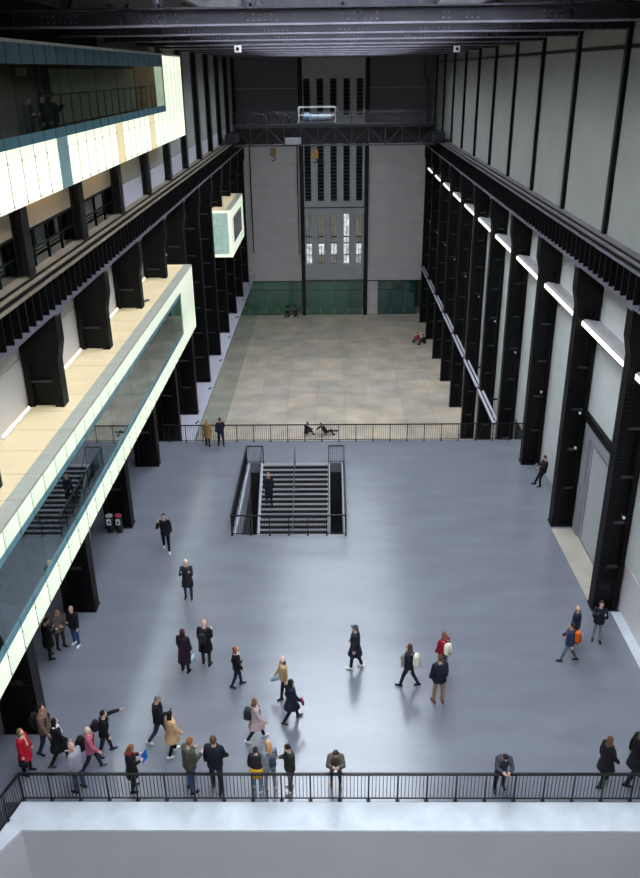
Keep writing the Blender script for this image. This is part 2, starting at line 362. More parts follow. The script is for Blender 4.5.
# ------------------------------------------------------------------ steel columns
CACHE = {}
def column(k, side, z0):
    h = ZG0-z0; key = (side, round(h, 2)); s = 1 if side == 'right' else -1; D = .93 if side == 'right' else 1.2
    if key not in CACHE:
        def B(*bx):
            m = MB()
            for x0, x1, y0, y1, a, b in bx: m.box(s*x0, s*x1, y0, y1, a, b)
            return m
        P = []
        P.append(('inner_flange', B((0, .05, 0, .55, 0, h)).mesh('inner_flange', STEEL)))
        P.append(('cover_plate', B((.05, .3, .03, .52, 0, h)).mesh('cover_plate', STEEL)))
        P.append(('web', B((.3, D-.2, .2, .35, 0, h)).mesh('web', STEEL)))
        P.append(('outer_flange', B((D-.2, D, .03, .52, 0, h)).mesh('outer_flange', STEEL)))
        m = B((-.14, D, -.06, .61, h-.1, h), (-.14, D, -.02, .57, h-1.0, h-.1))
        m.add([(s*-.14,-.02,h-1.0),(s*-.14,.57,h-1.0),(s*.0,-.02,h-1.6),(s*.0,.57,h-1.6),(s*D,-.02,h-1.6),(s*D,.57,h-1.6),(s*D,-.02,h-1.0),(s*D,.57,h-1.0)],
              [(0,1,3,2),(2,3,5,4),(4,5,7,6),(0,2,4,6),(1,7,5,3),(0,6,7,1)])
        P.append(('bracket', m.mesh('bracket', STEEL)))
        P.append(('base_plate', B((-.04, D, -.05, .6, 0, .04)).mesh('base_plate', STEEL)))
        dm = B((.3, D-.2, .03, .2, 0, .05)).mesh('diaphragm', mat('diaphragm_steel', (62,58,62), .6, 0, .2, 4))
        for i in range(1, int(h/1.85)+1):
            if i*1.85 < h-1.7: P.append(('diaphragm', dm, i*1.85))
        r = MB()
        nz = int((h-1.8)/.16)
        def riv(x, y, z, ax):
            q = .02
            if ax == 'y': V = [(x-q,y,z-q),(x+q,y,z-q),(x+q,y,z+q),(x-q,y,z+q),(x,y-.018,z)]
            else: V = [(x,y-q,z-q),(x,y+q,z-q),(x,y+q,z+q),(x,y-q,z+q),(x-s*.018,y,z)]
            r.add(V, [(0,1,4),(1,2,4),(2,3,4),(3,0,4)])
        for i in range(nz):
            z = .12+i*.16
            for x in (.1, .24): riv(s*x, .03, z, 'y')
            for y in (.1, .42): riv(0, y, z, 'x')
            riv(s*(D-.1), .03, z, 'y')
        P.append(('rivets', r.mesh('rivets', RIVET)))
        CACHE[key] = P
    names = ORD[k+1]
    t = thing('steel_column', 'black riveted steel column along %s wall, %s from the near end' % (side, names), 'column', (s*XC, YC(k), z0), 0, 'columns along the %s wall' % side)
    for it in CACHE[key]:
        o = link(it[0], it[1], t, (0, 0, it[2]) if len(it) > 2 else None)
        if it[0] == 'rivets': stuff(o)
    return t
lm = MB().ell((0,0,0), .055, .055, .055).mesh('lamp_globe', LAMPM, True); la = MB().bar((0,.02,0), (0,.2,0), .04).mesh('lamp_arm', DUST)
for k in range(-1, 11):
    t = column(k, 'right', 0 if YC(k) < 41 else ZL)
    zb = 0 if YC(k) < 41 else ZL
    for z in ((5.45, 3.85) if k == 1 else (4.0,)): 
        link('lamp_globe', lm, t, (.62, 0, z-zb)); link('lamp_arm', la, t, (.62, .02, z-zb))
    column(k, 'left', 0 if YC(k) < 41 else ZLEDGE)

# ------------------------------------------------------------------ crane girders
def girder(side):
    s = 1 if side == 'right' else -1
    t = thing('crane_girder', 'long black riveted crane girder along the %s wall' % side, 'girder', (s*XC, YE, ZG0))
    Lg = YB-YE-.3
    def B(x0, x1, a, b, y0=0, y1=None): return MB().box(s*x0, s*x1, y0, Lg if y1 is None else y1, a, b)
    B(.08, .14, .1, 1.1).build('web', STEEL, t)
    B(-.16, .5, 0, .1).build('bottom_flange', DUST, t)
    B(-.16, .45, 1.06, 1.14).build('top_flange', STEEL, t)
    TOPM = mat('ledge_top_'+side, (104,98,98) if side == 'right' else (124,112,98), .7, 0, .15, 2)
    B(.1, .96, 1.14, 1.18).build('ledge_top', TOPM, t)
    B(-.02, .06, 1.14, 1.2).build('crane_rail', STEEL, t); B(.3, .36, 1.18, 1.25).build('conduit', STEEL, t)
    B(-.18, -.1, 1.08, 1.15).build('edge_angle', DUST if side == 'right' else TOPM, t)
    sm = MB().box(s*-.13, s*.08, -.03, .03, .1, 1.06).mesh('stiffener', STEEL)
    y = .4
    while y < Lg:
        if y > 18-YE-5: link('stiffener', sm, t, (0, y, 0))
        y += .623
    gp = MB().box(s*-.2, s*.5, -.25, .25, -.06, .0).mesh('splice_plate', DUST)
    for k in range(-1, 11): link('splice_plate', gp, t, (0, YC(k)+.28-YE, .0))
girder('right'); girder('left')

# ------------------------------------------------------------------ upper pilasters
for side, s in (('right', 1), ('left', -1)):
    for k in range(-1, 11):
        t = thing('pilaster', 'slim black steel pilaster above %s crane girder, %s from near end' % (side, ORD[k+1]), 'column', (s*10.2, YC(k)+.28, ZG1), 0, 'pilasters above %s girder' % side)
        if s > 0:
            MB().box(-.16, -.12, -.13, .13, .02, 7.4).build('front_flange', PIL, t); MB().box(-.12, 0, -.03, .03, .02, 7.4).build('web', PIL, t); MB().box(-.04, 0, -.13, .13, .02, 7.4).build('back_flange', PIL, t)
        else:
            ht = 2.58 if k < 4 else 7.4
            MB().box(.3, .36, -.3, .3, .02, ht).build('front_flange', PIL, t); MB().box(0, .3, -.06, .06, .02, ht).build('web', PIL, t); MB().box(0, .05, -.3, .3, .02, ht).build('back_flange', PIL, t)

# ------------------------------------------------------------------ light ledges on the right wall
a, b = .57, BAY-.02
LT = mat('light_ledge_top', (150, 145, 147), .6, 0, .05, 2)
hm = MB().add([(-.72,a,9.28-9.3),(.0,a,-.02),(.0,a,.1),(-.6,a,.22),(-.72,a,.16),(-.72,b,-.02),(0,b,-.02),(0,b,.1),(-.6,b,.22),(-.72,b,.16)],
    [(0,1,2,3,4),(9,8,7,6,5),(5,6,1,0),(6,7,2,1),(7,8,3,2),(8,9,4,3),(9,5,0,4)]).mesh('housing', LT)
dmesh = MB().box(-.745, -.722, a+.05, b-.05, -.02, .15).mesh('diffuser', STRIP)
boltm = MB().tube((0,0,0), (0,0,.015), .03, n=6).mesh('bolt', DUST)
for k in range(-1, 10):
    t = thing('light_ledge', 'glowing light trough between right wall columns, %s from the near end' % ORD[k+1], 'light fixture', (XW-.005, YC(k), 9.3), 0, 'light troughs on the right wall')
    link('housing', hm, t); link('diffuser', dmesh, t)
    for i in range(6): link('bolt', boltm, t, (-.3, a+.4+i*.95, .16))

# ------------------------------------------------------------------ handrail beam on right, beyond the bridge
t = thing('service_rail', 'grey twin service rail fixed along right columns beyond the bridge', 'rail', (9.2, 44.5, -.7))
for k in range(3, 10):
    ya, yb = YC(k)+.57-44.5, YC(k+1)-.02-44.5
    MB().box(.0, .14, ya, yb, 0, .1).build('rail', LEDGE, t); MB().box(.3, .42, ya, yb, -.08, .02).build('rail', LEDGE, t)
    for y in (ya+1.2, yb-1.2): MB().box(.02, 1.1, y-.05, y+.05, -.16, -.085).build('bracket', STEEL, t)

# ------------------------------------------------------------------ railings
def railing(label, pts, gap=.815, nb=7, h=1.02, group=None, bar=.010, z=0, post=.022):
    p0 = Vector((*pts[0], z)); t = thing('railing', label, 'railing', p0, 0, group)
    pm = MB().box(-post, post, -.02, .02, .0, h-.03).box(-.06, .06, -.04, .04, 0, .02).mesh('post', RAILM)
    bm = MB().box(-bar/2-.003, bar/2+.003, -bar/2-.003, bar/2+.003, .1, h-.04).mesh('baluster', RAILM)
    for q0, q1 in zip(pts, pts[1:]):
        A = Vector((*q0, z))-p0; Bv = Vector((*q1, z))-p0; L = (Bv-A).length; d = (Bv-A).normalized(); rz = math.atan2(d.y, d.x)
        MB().bar(A+Vector((0,0,h-.02)), Bv+Vector((0,0,h-.02)), .07, .05).build('top_rail', RAILM, t)
        MB().bar(A+Vector((0,0,.1)), Bv+Vector((0,0,.1)), .03, .03).build('bottom_rail', RAILM, t)
        ng = max(1, round(L/gap))
        for i in range(ng+1):
            link('post', pm, t, A+d*(L*i/ng), rz)
            if i < ng:
                for j in range(1, nb+1): link('baluster', bm, t, A+d*(L*(i+j/(nb+1))/ng), rz)
railing('black metal railing along the near edge of the bridge', [(-9.45, 15.2), (-9.1, 16.62), (10.3, 16.62)])
railing('black metal railing along the far edge of the bridge', [(-10.3, 40.9), (10.3, 40.9)], .95, 7)
railing('black railing around the stairwell opening', [(-3.95, 38.15), (-4.8, 38.15), (-4.8, 30.93), (.22, 30.93), (.22, 38.15), (-.55, 38.15)], .85, 7)

# ------------------------------------------------------------------ staircase
st = thing('staircase', 'grey staircase with open dark risers descending through the bridge', 'staircase', (0, 37.85, 0))
TR = mat('stair_tread', (122, 119, 125), .5, 0, .08, 3)
tm = MB().box(-3.95, -.6, -.25, -.05, -.03, 0).mesh('tread', TR); rm = MB().box(-3.95, -.6, -.06, -.03, -.15, -.0).mesh('riser', DARKW)
for i in range(24):
    link('tread', tm, st, (0, -.25*i, -.15*(i+1))); link('riser', rm, st, (0, -.25*i+.01, -.15*i))
STR = mat('stair_stringer', (168, 172, 184), .5, 0, .06, 2)
for x in (-4.02, -.55):
    MB().add([(x-.06,.3,.03),(x+.06,.3,.03),(x-.06,.3,-.35),(x+.06,.3,-.35),(x-.06,-6.1,-3.55),(x+.06,-6.1,-3.55),(x-.06,-6.1,-4.0),(x+.06,-6.1,-4.0)],
        [(0,1,3,2),(4,6,7,5),(0,4,5,1),(2,3,7,6),(0,2,6,4),(1,5,7,3)]).build('stringer', STR, st)
    MB().tube((x, .2, .95), (x, -6.0, -2.7), .025).build('handrail', RAILM, st)
MB().tube((-2.3, .2, 0), (-2.3, .2, .95), .025).tube((-2.3, .2, .95), (-2.3, -5.6, -2.6), .025).build('centre_handrail', DUST, st)
for i in range(6): MB().tube((-2.3, -.12-1.0*i, -.6*i-.1), (-2.3, -.12-1.0*i, .8-.6*i), .018).build('handrail_post', DUST, st)
MB().box(-3.95, -.6, -.0, .35, -.04, .012).build('nosing', TR, st)
for x0, x1 in ((-4.72, -4.66), (.11, .17)): MB().box(x0, x1, -6.85, .35, -1.3, -.01).build('well_lining', STR, st)
MB().box(-4.72, .17, -6.9, -6.84, -1.0, -.01).build('well_lining', STR, st)
MB().box(-4.7, .15, .36, .4, ZL, -.56).build('well_back', DARKW, st)

# ------------------------------------------------------------------ light boxes (bay windows) on the left
def bay(label, LB, xf, xb, y0, y1, z0, z1, win, roof=True, teal_top=False, near_end=False, pw=.62, fr=.12, front_lit=True, shadow=()):
    t = thing('light_box', label, 'light box', (xf, y0, z0))
    L = y1-y0; Hh = z1-z0; wy0, wy1, wz0, wz1 = win[0]-y0, win[1]-y0, win[2]-z0, win[3]-z0; D = xb-xf   # D negative
    GR = mat('box_floor', (120, 118, 114), .5, 0, .1, 2); RF = mat('box_roof', (242, 218, 174), .6, 0, .06, .8); ED = mat('box_roof_edge', (178, 178, 164), .4, 0, .1, 2)
    MB().box(D, -.1, 0, L, 0, .12).build('box_floor', GR, t)
    rw = 1.55; j = 0
    while j*rw < L-.01:
        MB().box(D, -.455, j*rw+.012, min(L, (j+1)*rw)-.012, Hh-.1, Hh-.02).build('roof_panel', RF, t)
        MB().box(-.45, -.0, j*rw+.008, min(L, (j+1)*rw)-.008, Hh-.1, Hh-.015).build('roof_edge', ED, t); j += 1
    MB().box(D, -.1, L-.1, L, .12, Hh-.1).build('end_wall', LB, t)
    if not near_end: pass
    MB().box(D, D+.1, 0, L, .12, Hh-.1).build('inner_wall', mat('box_inner', (116,84,62), .8, 0, .15, 1), t)
    # opal front panels
    cache = {}
    def panel(w, h, m, nm):
        key = (round(w,3), round(h,3), m.name, nm)
        if key not in cache: cache[key] = MB().box(-.05, 0, .028, w-.028, 0, h).mesh(nm, m)
        return cache[key]
    MB().box(-.075, -.06, 0, L, 0, wz0-.02).build('backing_sheet', SEAM, t)
    MB().box(-.075, -.06, 0, L, wz1+.02, Hh-.1).build('backing_sheet', SEAM, t)
    clip = MB().box(0, .02, -.018, .018, -.03, .03).mesh('clip', mat('clip_metal', (120,130,122), .5, 0, .1, 3))
    def panelseam(h):
        key = ('seam', round(h, 3))
        if key not in cache: cache[key] = MB().box(-.05, .004, -.026, .026, 0, h).mesh('seam', SEAM)
        return cache[key]
    n = round(L/pw); w = L/n
    for i in range(n):
        y = i*w; yc = y+w/2
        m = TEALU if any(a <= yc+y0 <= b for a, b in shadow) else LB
        if teal_top and any(abs(yc+y0-v) < .55 for v in (33.4, 40.0, 46.6)): mlow = LBOXW
        else: mlow = m
        if yc < wy0 or yc > wy1: link('opal_panel', panel(w, Hh-.1, m, 'opal_panel'), t, (0, y, 0)); link('seam', panelseam(Hh-.1), t, (0, y, 0)); continue
        link('opal_panel', panel(w, wz0-fr, mlow, 'opal_panel'), t, (0, y, 0))
        link('sill_panel', panel(w, fr, TEALD if teal_top else TEALP, 'sill_panel'), t, (0, y, wz0-fr))
        if teal_top: link('head_panel', panel(w, Hh-.1-wz1, TEALD, 'head_panel'), t, (0, y, wz1))
        else:
            link('head_panel', panel(w, fr, TEALP, 'head_panel'), t, (0, y, wz1)); link('opal_panel', panel(w, Hh-.1-wz1-fr, m, 'opal_panel'), t, (0, y, wz1+fr))
        link('seam', panelseam(wz0-fr), t, (0, y, 0))
        if not teal_top: link('seam', panelseam(Hh-.1-wz1-fr), t, (0, y, wz1+fr))
        link('clip', clip, t, (0, y, (wz0-fr)*.78)); link('clip', clip, t, (0, y, .08))
    G = glass('balcony_glass', (225, 232, 230), .02, .9, .02, mult=.35) if teal_top else glass('box_window_glass', (205, 225, 225), .16, .85)
    m = max(1, round((wy1-wy0)/3.1)); g = (wy1-wy0)/m
    for i in range(m): MB().box(-.04, -.02, wy0+i*g+.01, wy0+(i+1)*g-.01, wz0, wz1).build('pane', G, t)
    return t, L, D
b2, L2, D2 = bay('long glowing glass box window projecting from the left wall at mid height', LBOX2, -8.55, -10.62, 8.0, 47.6, 4.65, 8.4, (9.0, 43.7, 5.65, 7.55), pw=1.05, fr=.22)
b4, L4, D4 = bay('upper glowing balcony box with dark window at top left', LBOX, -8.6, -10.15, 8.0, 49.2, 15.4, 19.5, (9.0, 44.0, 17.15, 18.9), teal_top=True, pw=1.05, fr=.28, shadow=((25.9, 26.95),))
b3, L3, D3 = bay('small distant glowing box window high on the left columns', LBOX2, -8.5, -10.1, 67.6, 77.2, 4.65, 8.5, (69.3, 75.6, 5.5, 7.6), pw=.8, fr=.0001)
# near end of the small box: ribbed translucent glass
RIB = lightmat('ribbed_glass', (178, 214, 204), .6, .2, 3)
for i in range(16): MB().box(D3+.1, -.25, -.06, 0, .25+i*.205, .25+i*.205+.19).build('ribbed_pane', RIB, b3)
MB().box(-.25, 0, -.08, 0, 0, 3.75).box(D3, -.25, -.08, 0, 0, .24).box(D3, -.25, -.08, 0, 3.55, 3.75).build('end_frame', LBOX, b3)
# window slat inside mid box: handrail
def inner_rail(t, y0, y1, x, z, h=1.0):
    MB().bar((x, y0, z+h), (x, y1, z+h), .05, .05).build('inner_rail', DUST, t)
    n = int((y1-y0)/1.1)
    for i in range(n+1): MB().bar((x, y0+(y1-y0)*i/n, z), (x, y0+(y1-y0)*i/n, z+h), .03).build('rail_post', DUST, t)
inner_rail(b2, 1.5, 35.2, -.45, .12, 1.55); inner_rail(b4, 1.5, 35.6, -.4, 1.02, 1.62)
MB().box(D4+.1, -.06, 0, L4-.2, 0.92, 1.02).build('balcony_floor', DWOOD, b4)
for i in range(6): MB().box(D4+.1, D4+.14, 5+i*5.6, 5.7+i*5.6, 1.4, 3.5).build('wall_pier', DARKW, b4)
MB().box(D4+.1, D4+.16, 22.5, 35.5, 1.6, 3.4).build('wall_panel', BEIGE, b4)
# fluorescent tubes at the back of the mid box roof
for k in range(-2, 4):
    for s_ in range(2):
        t = thing('tube_light', 'fluorescent tube at wall foot on left box roof, %s from near end' % ORD[(k+2)*2+s_], 'light fixture', (-10.5, YC(k)+.9+s_*2.7, 8.4), 0, 'tubes on the box roof')
        MB().tube((0, 0, .09), (0, 2.4, .09), .03).build('tube', TUBE, t); MB().box(-.06, .06, -.03, 2.43, 0, .05).build('housing', WHITE, t)
MB().bar((-9.9, 38.6, 8.42), (-9.4, 39.4, 8.42), .18, .06).build('cable_coil', DUST)
tag(bpy.data.objects['cable_coil'], 'small grey cable bundle lying on the left box roof', 'cable')

for k in range(-1, 4):
    t = thing('soffit_light', 'fluorescent tube under the upper balcony, %s from near end' % ORD[k+1], 'light fixture', (-9.75, YC(k)+1.2, 15.36), 0, 'tubes under the balcony')
    MB().tube((0, 0, -.07), (0, 3.8, -.07), .03).build('tube', SOFT, t); MB().box(-.06, .06, -.03, 3.83, -.035, 0).build('housing', WHITE, t)
# benches inside upper balcony
for i, y in enumerate((24.0, 27.6, 31.2)):
    t = thing('bench', 'brown bench inside the upper balcony, %s from the left edge' % ORD[i], 'bench', (-9.8, y, 16.42), 0, 'balcony benches')
    MB().box(-.25, .25, -.7, .7, .36, .44).build('seat', DWOOD, t)
    for q in (-.6, .6): MB().box(-.2, .2, q-.04, q+.04, 0, .36).build('leg', DWOOD, t)
for i, y in enumerate((26.6, 35.4)): tag(MB().box(-9.75, -9.6, y, y+.5, 18.6, 18.82).build('hanging_sign', BEIGE), 'beige hanging panel inside the upper balcony, %s one' % ('left' if i == 0 else 'right'), 'sign')

# ------------------------------------------------------------------ roof
ce = sempty('ceiling', 'dark steel roof with long central rooflights')
RFM = mat('roof_lining', (40, 39, 44), .7, 0, .2, 1)
SKX, SKY1 = 5.2, 80
MB().box(-13.6, -SKX, YE, YB+.6, 20.8, 21).box(SKX, 11, YE, YB+.6, 20.8, 21).box(-SKX, SKX, SKY1, YB+.6, 20.8, 21).build('deck', RFM, ce)
MB().box(-SKX-.1, -SKX, YE, SKY1, 20.8, 24).box(SKX, SKX+.1, YE, SKY1, 20.8, 24).box(-SKX, SKX, SKY1, SKY1+.1, 20.8, 24).build('upstand', RFM, ce)
sp = MB().box(.03, 2.57, .03, BAY/2-.03, 0, .02).mesh('roof_pane', SKYG)
gb = MB().box(-SKX, SKX, -.04, .04, -.12, .06).mesh('glazing_bar', DUST)
y = YE
while y < SKY1-.1:
    for i in range(4): link('roof_pane', sp, ce, (-SKX+i*2.6, y, 23.9))
    link('glazing_bar', gb, ce, (0, y, 23.9)); y += BAY/2
for i in range(1, 4): MB().box(-SKX+i*2.6-.03, -SKX+i*2.6+.03, YE, SKY1, 23.8, 23.95).build('glazing_bar', DUST, ce)
RB_LIT = mat('lit_beam_flange', (122, 117, 130), .45, 0, .2, 2, 0, .5)  # light caught by the flange edges, painted as a paler steel
RB = mat('roof_beam_steel', (52, 49, 58), .45, 0, .2, 2, 0, .5)
bw = MB().box(-9.82, 9.98, -.02, .02, .05, .42).mesh('web', RB); bf = MB().box(-9.82, 9.98, -.22, .22, 0, .05).mesh('bottom_flange', RB_LIT); tf = MB().box(-9.82, 9.98, -.2, .2, .42, .47).mesh('top_flange', RB)
rv = MB()
for x0 in [-8.4+i*2.8 for i in range(7)]:
    for i in range(7):
        for j in range(2):
            if random.random() < .85:
                x = x0+i*.16; z = .14+j*.15; q = .022; rv.add([(x-q,-.021,z-q),(x+q,-.021,z-q),(x+q,-.021,z+q),(x-q,-.021,z+q),(x,-.045,z)], [(0,1,4),(1,2,4),(2,3,4),(3,0,4)])
rvm = rv.mesh('rivets', mat('rivet_head', (120,116,124), .5, 0, .1, 3))
stf = MB().box(-.03, .03, -.2, .0, .05, .42).mesh('stiffener', RB)
kk = 0
for k in range(-8, 11):
    if k == -1: continue
    y = YC(k)+.1
    if k >= -1: lab = 'dark riveted steel roof beam spanning the hall, %s from the near end' % ORD[k+1]
    else: lab = 'dark roof beam above and behind the viewer, %s from the rear' % ORD[k+8]
    t = thing('roof_beam', lab, 'beam', (0, y, ZR), 0, 'roof beams')
    link('web', bw, t); link('bottom_flange', bf, t); link('top_flange', tf, t)
    if k >= -1:
        stuff(link('rivets', rvm, t))
        for x in (-9.2, -6.2, 6.2, 9.2): link('stiffener', stf, t, (x, 0, 0))
    tr = MB()      # lattice above the beam, with an added light baffle in far bays
    for i in range(8):
        xa = -10.2+i*2.55; (3 <= i <= 4 or k < 2) and tr.bar((xa, 0, .47), (xa+1.275, 0, 2.55), .12).bar((xa+1.275, 0, 2.55), (xa+2.55, 0, .47), .12)
    if k >= 4: tr.box(-5.2, 5.2, -.03, .03, .47, 2.5)  # solid baffle added to keep rooflight off the upper end wall
    tr.box(-5.2, 5.2, -.1, .1, 2.5, 2.6).build('lattice', RB, t)
for i, x in enumerate((-8.9, -4.6, 4.6, 8.9)):
    o = MB().box(x-.08, x+.08, YE, YB, 20.55, 20.78).build('purlin', RB); tag(o, 'long dark purlin under the roof deck, %s from the left' % ORD[i], 'beam', 'roof purlins')
for i, (x, y) in enumerate(((-4.48, 40.3), (6.07, 45.9))):
    t = thing('ceiling_camera', 'small white camera hanging below roof beams, %s one' % ('left' if i == 0 else 'right'), 'camera', (x, y, 19.6), 0, 'roof cameras')
    MB().box(-.14, .14, -.14, .14, -.18, .1).build('housing', WHITE, t); MB().ell((0, -.14, -.04), .08, .03, .08).build('lens', DARKW, t); MB().tube((0,0,.1), (0,0,.9), .025).build('stem', RAILM, t)

# ------------------------------------------------------------------ gantry crane
gc = thing('gantry_crane', 'dark travelling gantry crane spanning the far end of hall', 'crane', (0, 77.0, 12.5))
CRM = mat('crane_steel', (34, 33, 38), .5, 0, .2, 2); CRL = mat('crane_edge', (78, 76, 84), .55, 0, .2, 3)
for y, nm in ((0, 'front'), (2.4, 'rear')):
    MB().box(-9.0, 9.0, y-.1, y+.1, 0, .14).build('lower_chord', CRL, gc); MB().box(-9.0, 9.0, y-.1, y+.1, 1.55, 1.72).build('upper_chord', CRL, gc)
    for i in range(13): MB().bar((-9+i*1.5, y, .1), (-9+i*1.5, y, 1.6), .07).build('vertical', CRL, gc)
    for i in range(12):
        a_, b_ = ((.1, 1.6) if i % 2 else (1.6, .1)); MB().bar((-9+i*1.5, y, a_), (-7.5+i*1.5, y, b_), .06).build('diagonal', CRL, gc)
MB().box(-9, 9, .9, 1.5, .15, 1.5).build('box_girder', CRM, gc)
MB().box(-9, 9, -.2, 2.5, 1.72, 1.78).build('deck', CRM, gc)
for y in (-.2, 2.5):
    MB().bar((-9, y, 2.75), (9, y, 2.75), .05).bar((-9, y, 2.3), (9, y, 2.3), .03).build('handrail', CRL, gc)
    for i in range(13): MB().bar((-9+i*1.5, y, 1.75), (-9+i*1.5, y, 2.75), .04).build('stanchion', CRL, gc)
for s in (-1, 1): MB().box(s*8.6, s*9.6, -1.4, 3.9, .42, 1.1).build('end_carriage', CRM, gc)
for s in (-1, 1):
    for y in (-1.0, 3.4): MB().tube((s*9.3, y, .67), (s*9.5, y, .67), .3, n=14).build('wheel', STEEL, gc)
tr = MB().box(-3.2, .1, .2, 2.2, 1.8, 2.0).build('trolley', CRL, gc)
for x in (-3.2, 0.05):
    for y in (.1, 2.2): MB().bar((x, y, 1.9), (x, y, 3.2), .06).build('cage_post', WHITE, tr)
for z in (2.55, 3.2):
    for y in (.1, 2.2): MB().bar((-3.2, y, z), (.05, y, z), .05).build('cage_rail', WHITE, tr)
MB().tube((-2.7, .6, 2.4), (-2.2, .6, 2.4), .38, n=14).build('motor', mat('blue_motor', (110,150,180), .5, 0, .1, 4), tr)
MB().tube((-2.1, .8, 2.35), (-.3, .8, 2.35), .28, n=14).build('drum', mat('drum_steel', (150,160,170), .4, .3, .2, 6), tr)
MB().box(-1.9, -.2, 1.2, 1.9, 2.0, 2.7).build('gearbox', CRL, tr)
MB().box(-4.4, -3.0, -.3, -.12, .2, .75).build('name_plate', mat('grey_plate', (150,150,156), .6, 0, .1, 9), gc)
for x, z, m, nm in ((-1.75, -1.1, mat('orange_hook', (200,140,60), .5, 0, .1, 4), 'orange'), (-5.6, -.9, mat('brass_hook', (130,100,60), .5, 0, .1, 4), 'brown')):
    h = thing('hook_block', '%s crane hook block hanging under the gantry crane' % nm, 'hook', (x, 78.0, 12.5+z))
    MB().box(-.25, .25, -.2, .2, 0, .65).build('block', m, h); MB().tube((-.1, 0, .65), (-.1, 0, -z+.2), .025).tube((.1, 0, .65), (.1, 0, -z+.2), .025).build('cable', STEEL, h)
    pr = MB(); prev = None
    for i in range(9):
        tt = R(90-i*32); p = Vector((.16*math.cos(tt), 0, -.25+.16*math.sin(tt)))
        if prev: pr.tube(prev, p, .045)
        prev = p
    pr.tube((0,0,-.1), (0,0,.02), .05).build('hook', STEEL, h)
for i, (x, r_) in enumerate(((-7.4, .7), (-6.6, .55), (-5.6, .75), (-4.7, .6), (-4.0, .45))):
    m = MB(); prev = None
    for j in range(9):
        q = Vector((x+r_*math.cos(math.pi*j/8), 1.2, 1.8+r_*1.5*math.sin(math.pi*j/8)))
        if prev: m.tube(prev, q, .05, n=6)
        prev = q
    m.build('cable_loop', CRM, gc)
# pipe on the end wall
pp = MB().tube((9.3, YB-.15, 20), (9.3, YB-.15, 18.2), .09).tube((9.3, YB-.15, 18.2), (9.75, YB-.15, 17.2), .09).tube((9.75, YB-.15, 17.2), (9.75, YB-.15, 12.5), .09).build('pipe', DUST)
tag(pp, 'grey bent drain pipe on the end wall at upper right', 'pipe')
p2 = MB().tube((-9.0, YB-.12, 12), (-9.0, YB-.12, .2), .06).build('pipe', PIL); tag(p2, 'thin dark pipe running down the end wall beside the left columns', 'pipe')
p3 = MB().tube((-3.95, YB-.12, 11.5), (-3.95, YB-.12, .0), .05).build('pipe', PIL); tag(p3, 'thin dark pipe on the end wall beside the louvred tower', 'pipe')

# ------------------------------------------------------------------ bins
def bin_(x, y, nm, c):
    t = thing('litter_bin', 'black bin with white notice and %s lid, %s of the pair by left column' % (c, nm), 'bin', (x, y, 0), 0, 'bins by the left column')
    P = [(.15*math.cos(a_), .15*math.sin(a_)) for a_ in [2*math.pi*i/14 for i in range(14)]]
    MB().prism(P, 0, .78).build('bin_body', mat('bin_black', (24,24,28), .5, 0, .1, 4), t)
    MB().prism([(p[0]*1.05, p[1]*1.05) for p in P], .78, .85).build('bin_lid', mat('bin_lid_'+c, (150,60,70) if c == 'red' else (190,190,196), .5, 0, .1, 4), t)
    s_ = MB().box(-.1, .1, -.165, -.15, .42, .72).build('notice', WHITE, t); MB().box(-.045, .045, -.17, -.166, .5, .62).build('notice_mark', mat('notice_ink', (60,62,70), .7), s_)
bin_(-10.25, 31.3, 'left', 'grey'); bin_(-9.85, 31.3, 'right', 'red')

#PEOPLE
# ------------------------------------------------------------------ people
SKIN = [mat('skin_%d' % i, c, .55, 0, .05, 6) for i, c in enumerate([(214,170,146),(198,150,124),(226,186,164),(150,104,78)])]
def cloth(rgb): return mat('cloth_%d_%d_%d' % rgb, rgb, .85, 0, .12, 14, .1, .2)
def hairm(rgb): return mat('hair_%d_%d_%d' % rgb, rgb, .5, 0, .25, 22, .1, .3, (1,1,.3))
EYE = mat('eye_dark', (30,24,22), .3); LIP = mat('lip', (150,80,76), .5)
PEND = []
def remesh(o, vox, dec, sm=4):
    r = o.modifiers.new('r', 'REMESH'); r.mode = 'VOXEL'; r.voxel_size = vox
    s = o.modifiers.new('s', 'SMOOTH'); s.iterations = sm; s.factor = .5
    if dec < 1: d = o.modifiers.new('d', 'DECIMATE'); d.ratio = dec
    PEND.append(o)
def flush():
    bpy.context.view_layer.update(); dg = bpy.context.evaluated_depsgraph_get(); done = []
    for o in PEND:
        me = bpy.data.meshes.new_from_object(o.evaluated_get(dg)); me.name = o.name
        me.polygons.foreach_set('use_smooth', [True]*len(me.polygons)); done.append((o, me))
    for o, me in done:
        extra = o.get('_x'); o.modifiers.clear(); old = o.data; mats = list(old.materials); o.data = me
        if not me.materials:
            for m in mats: me.materials.append(m)
    PEND.clear()
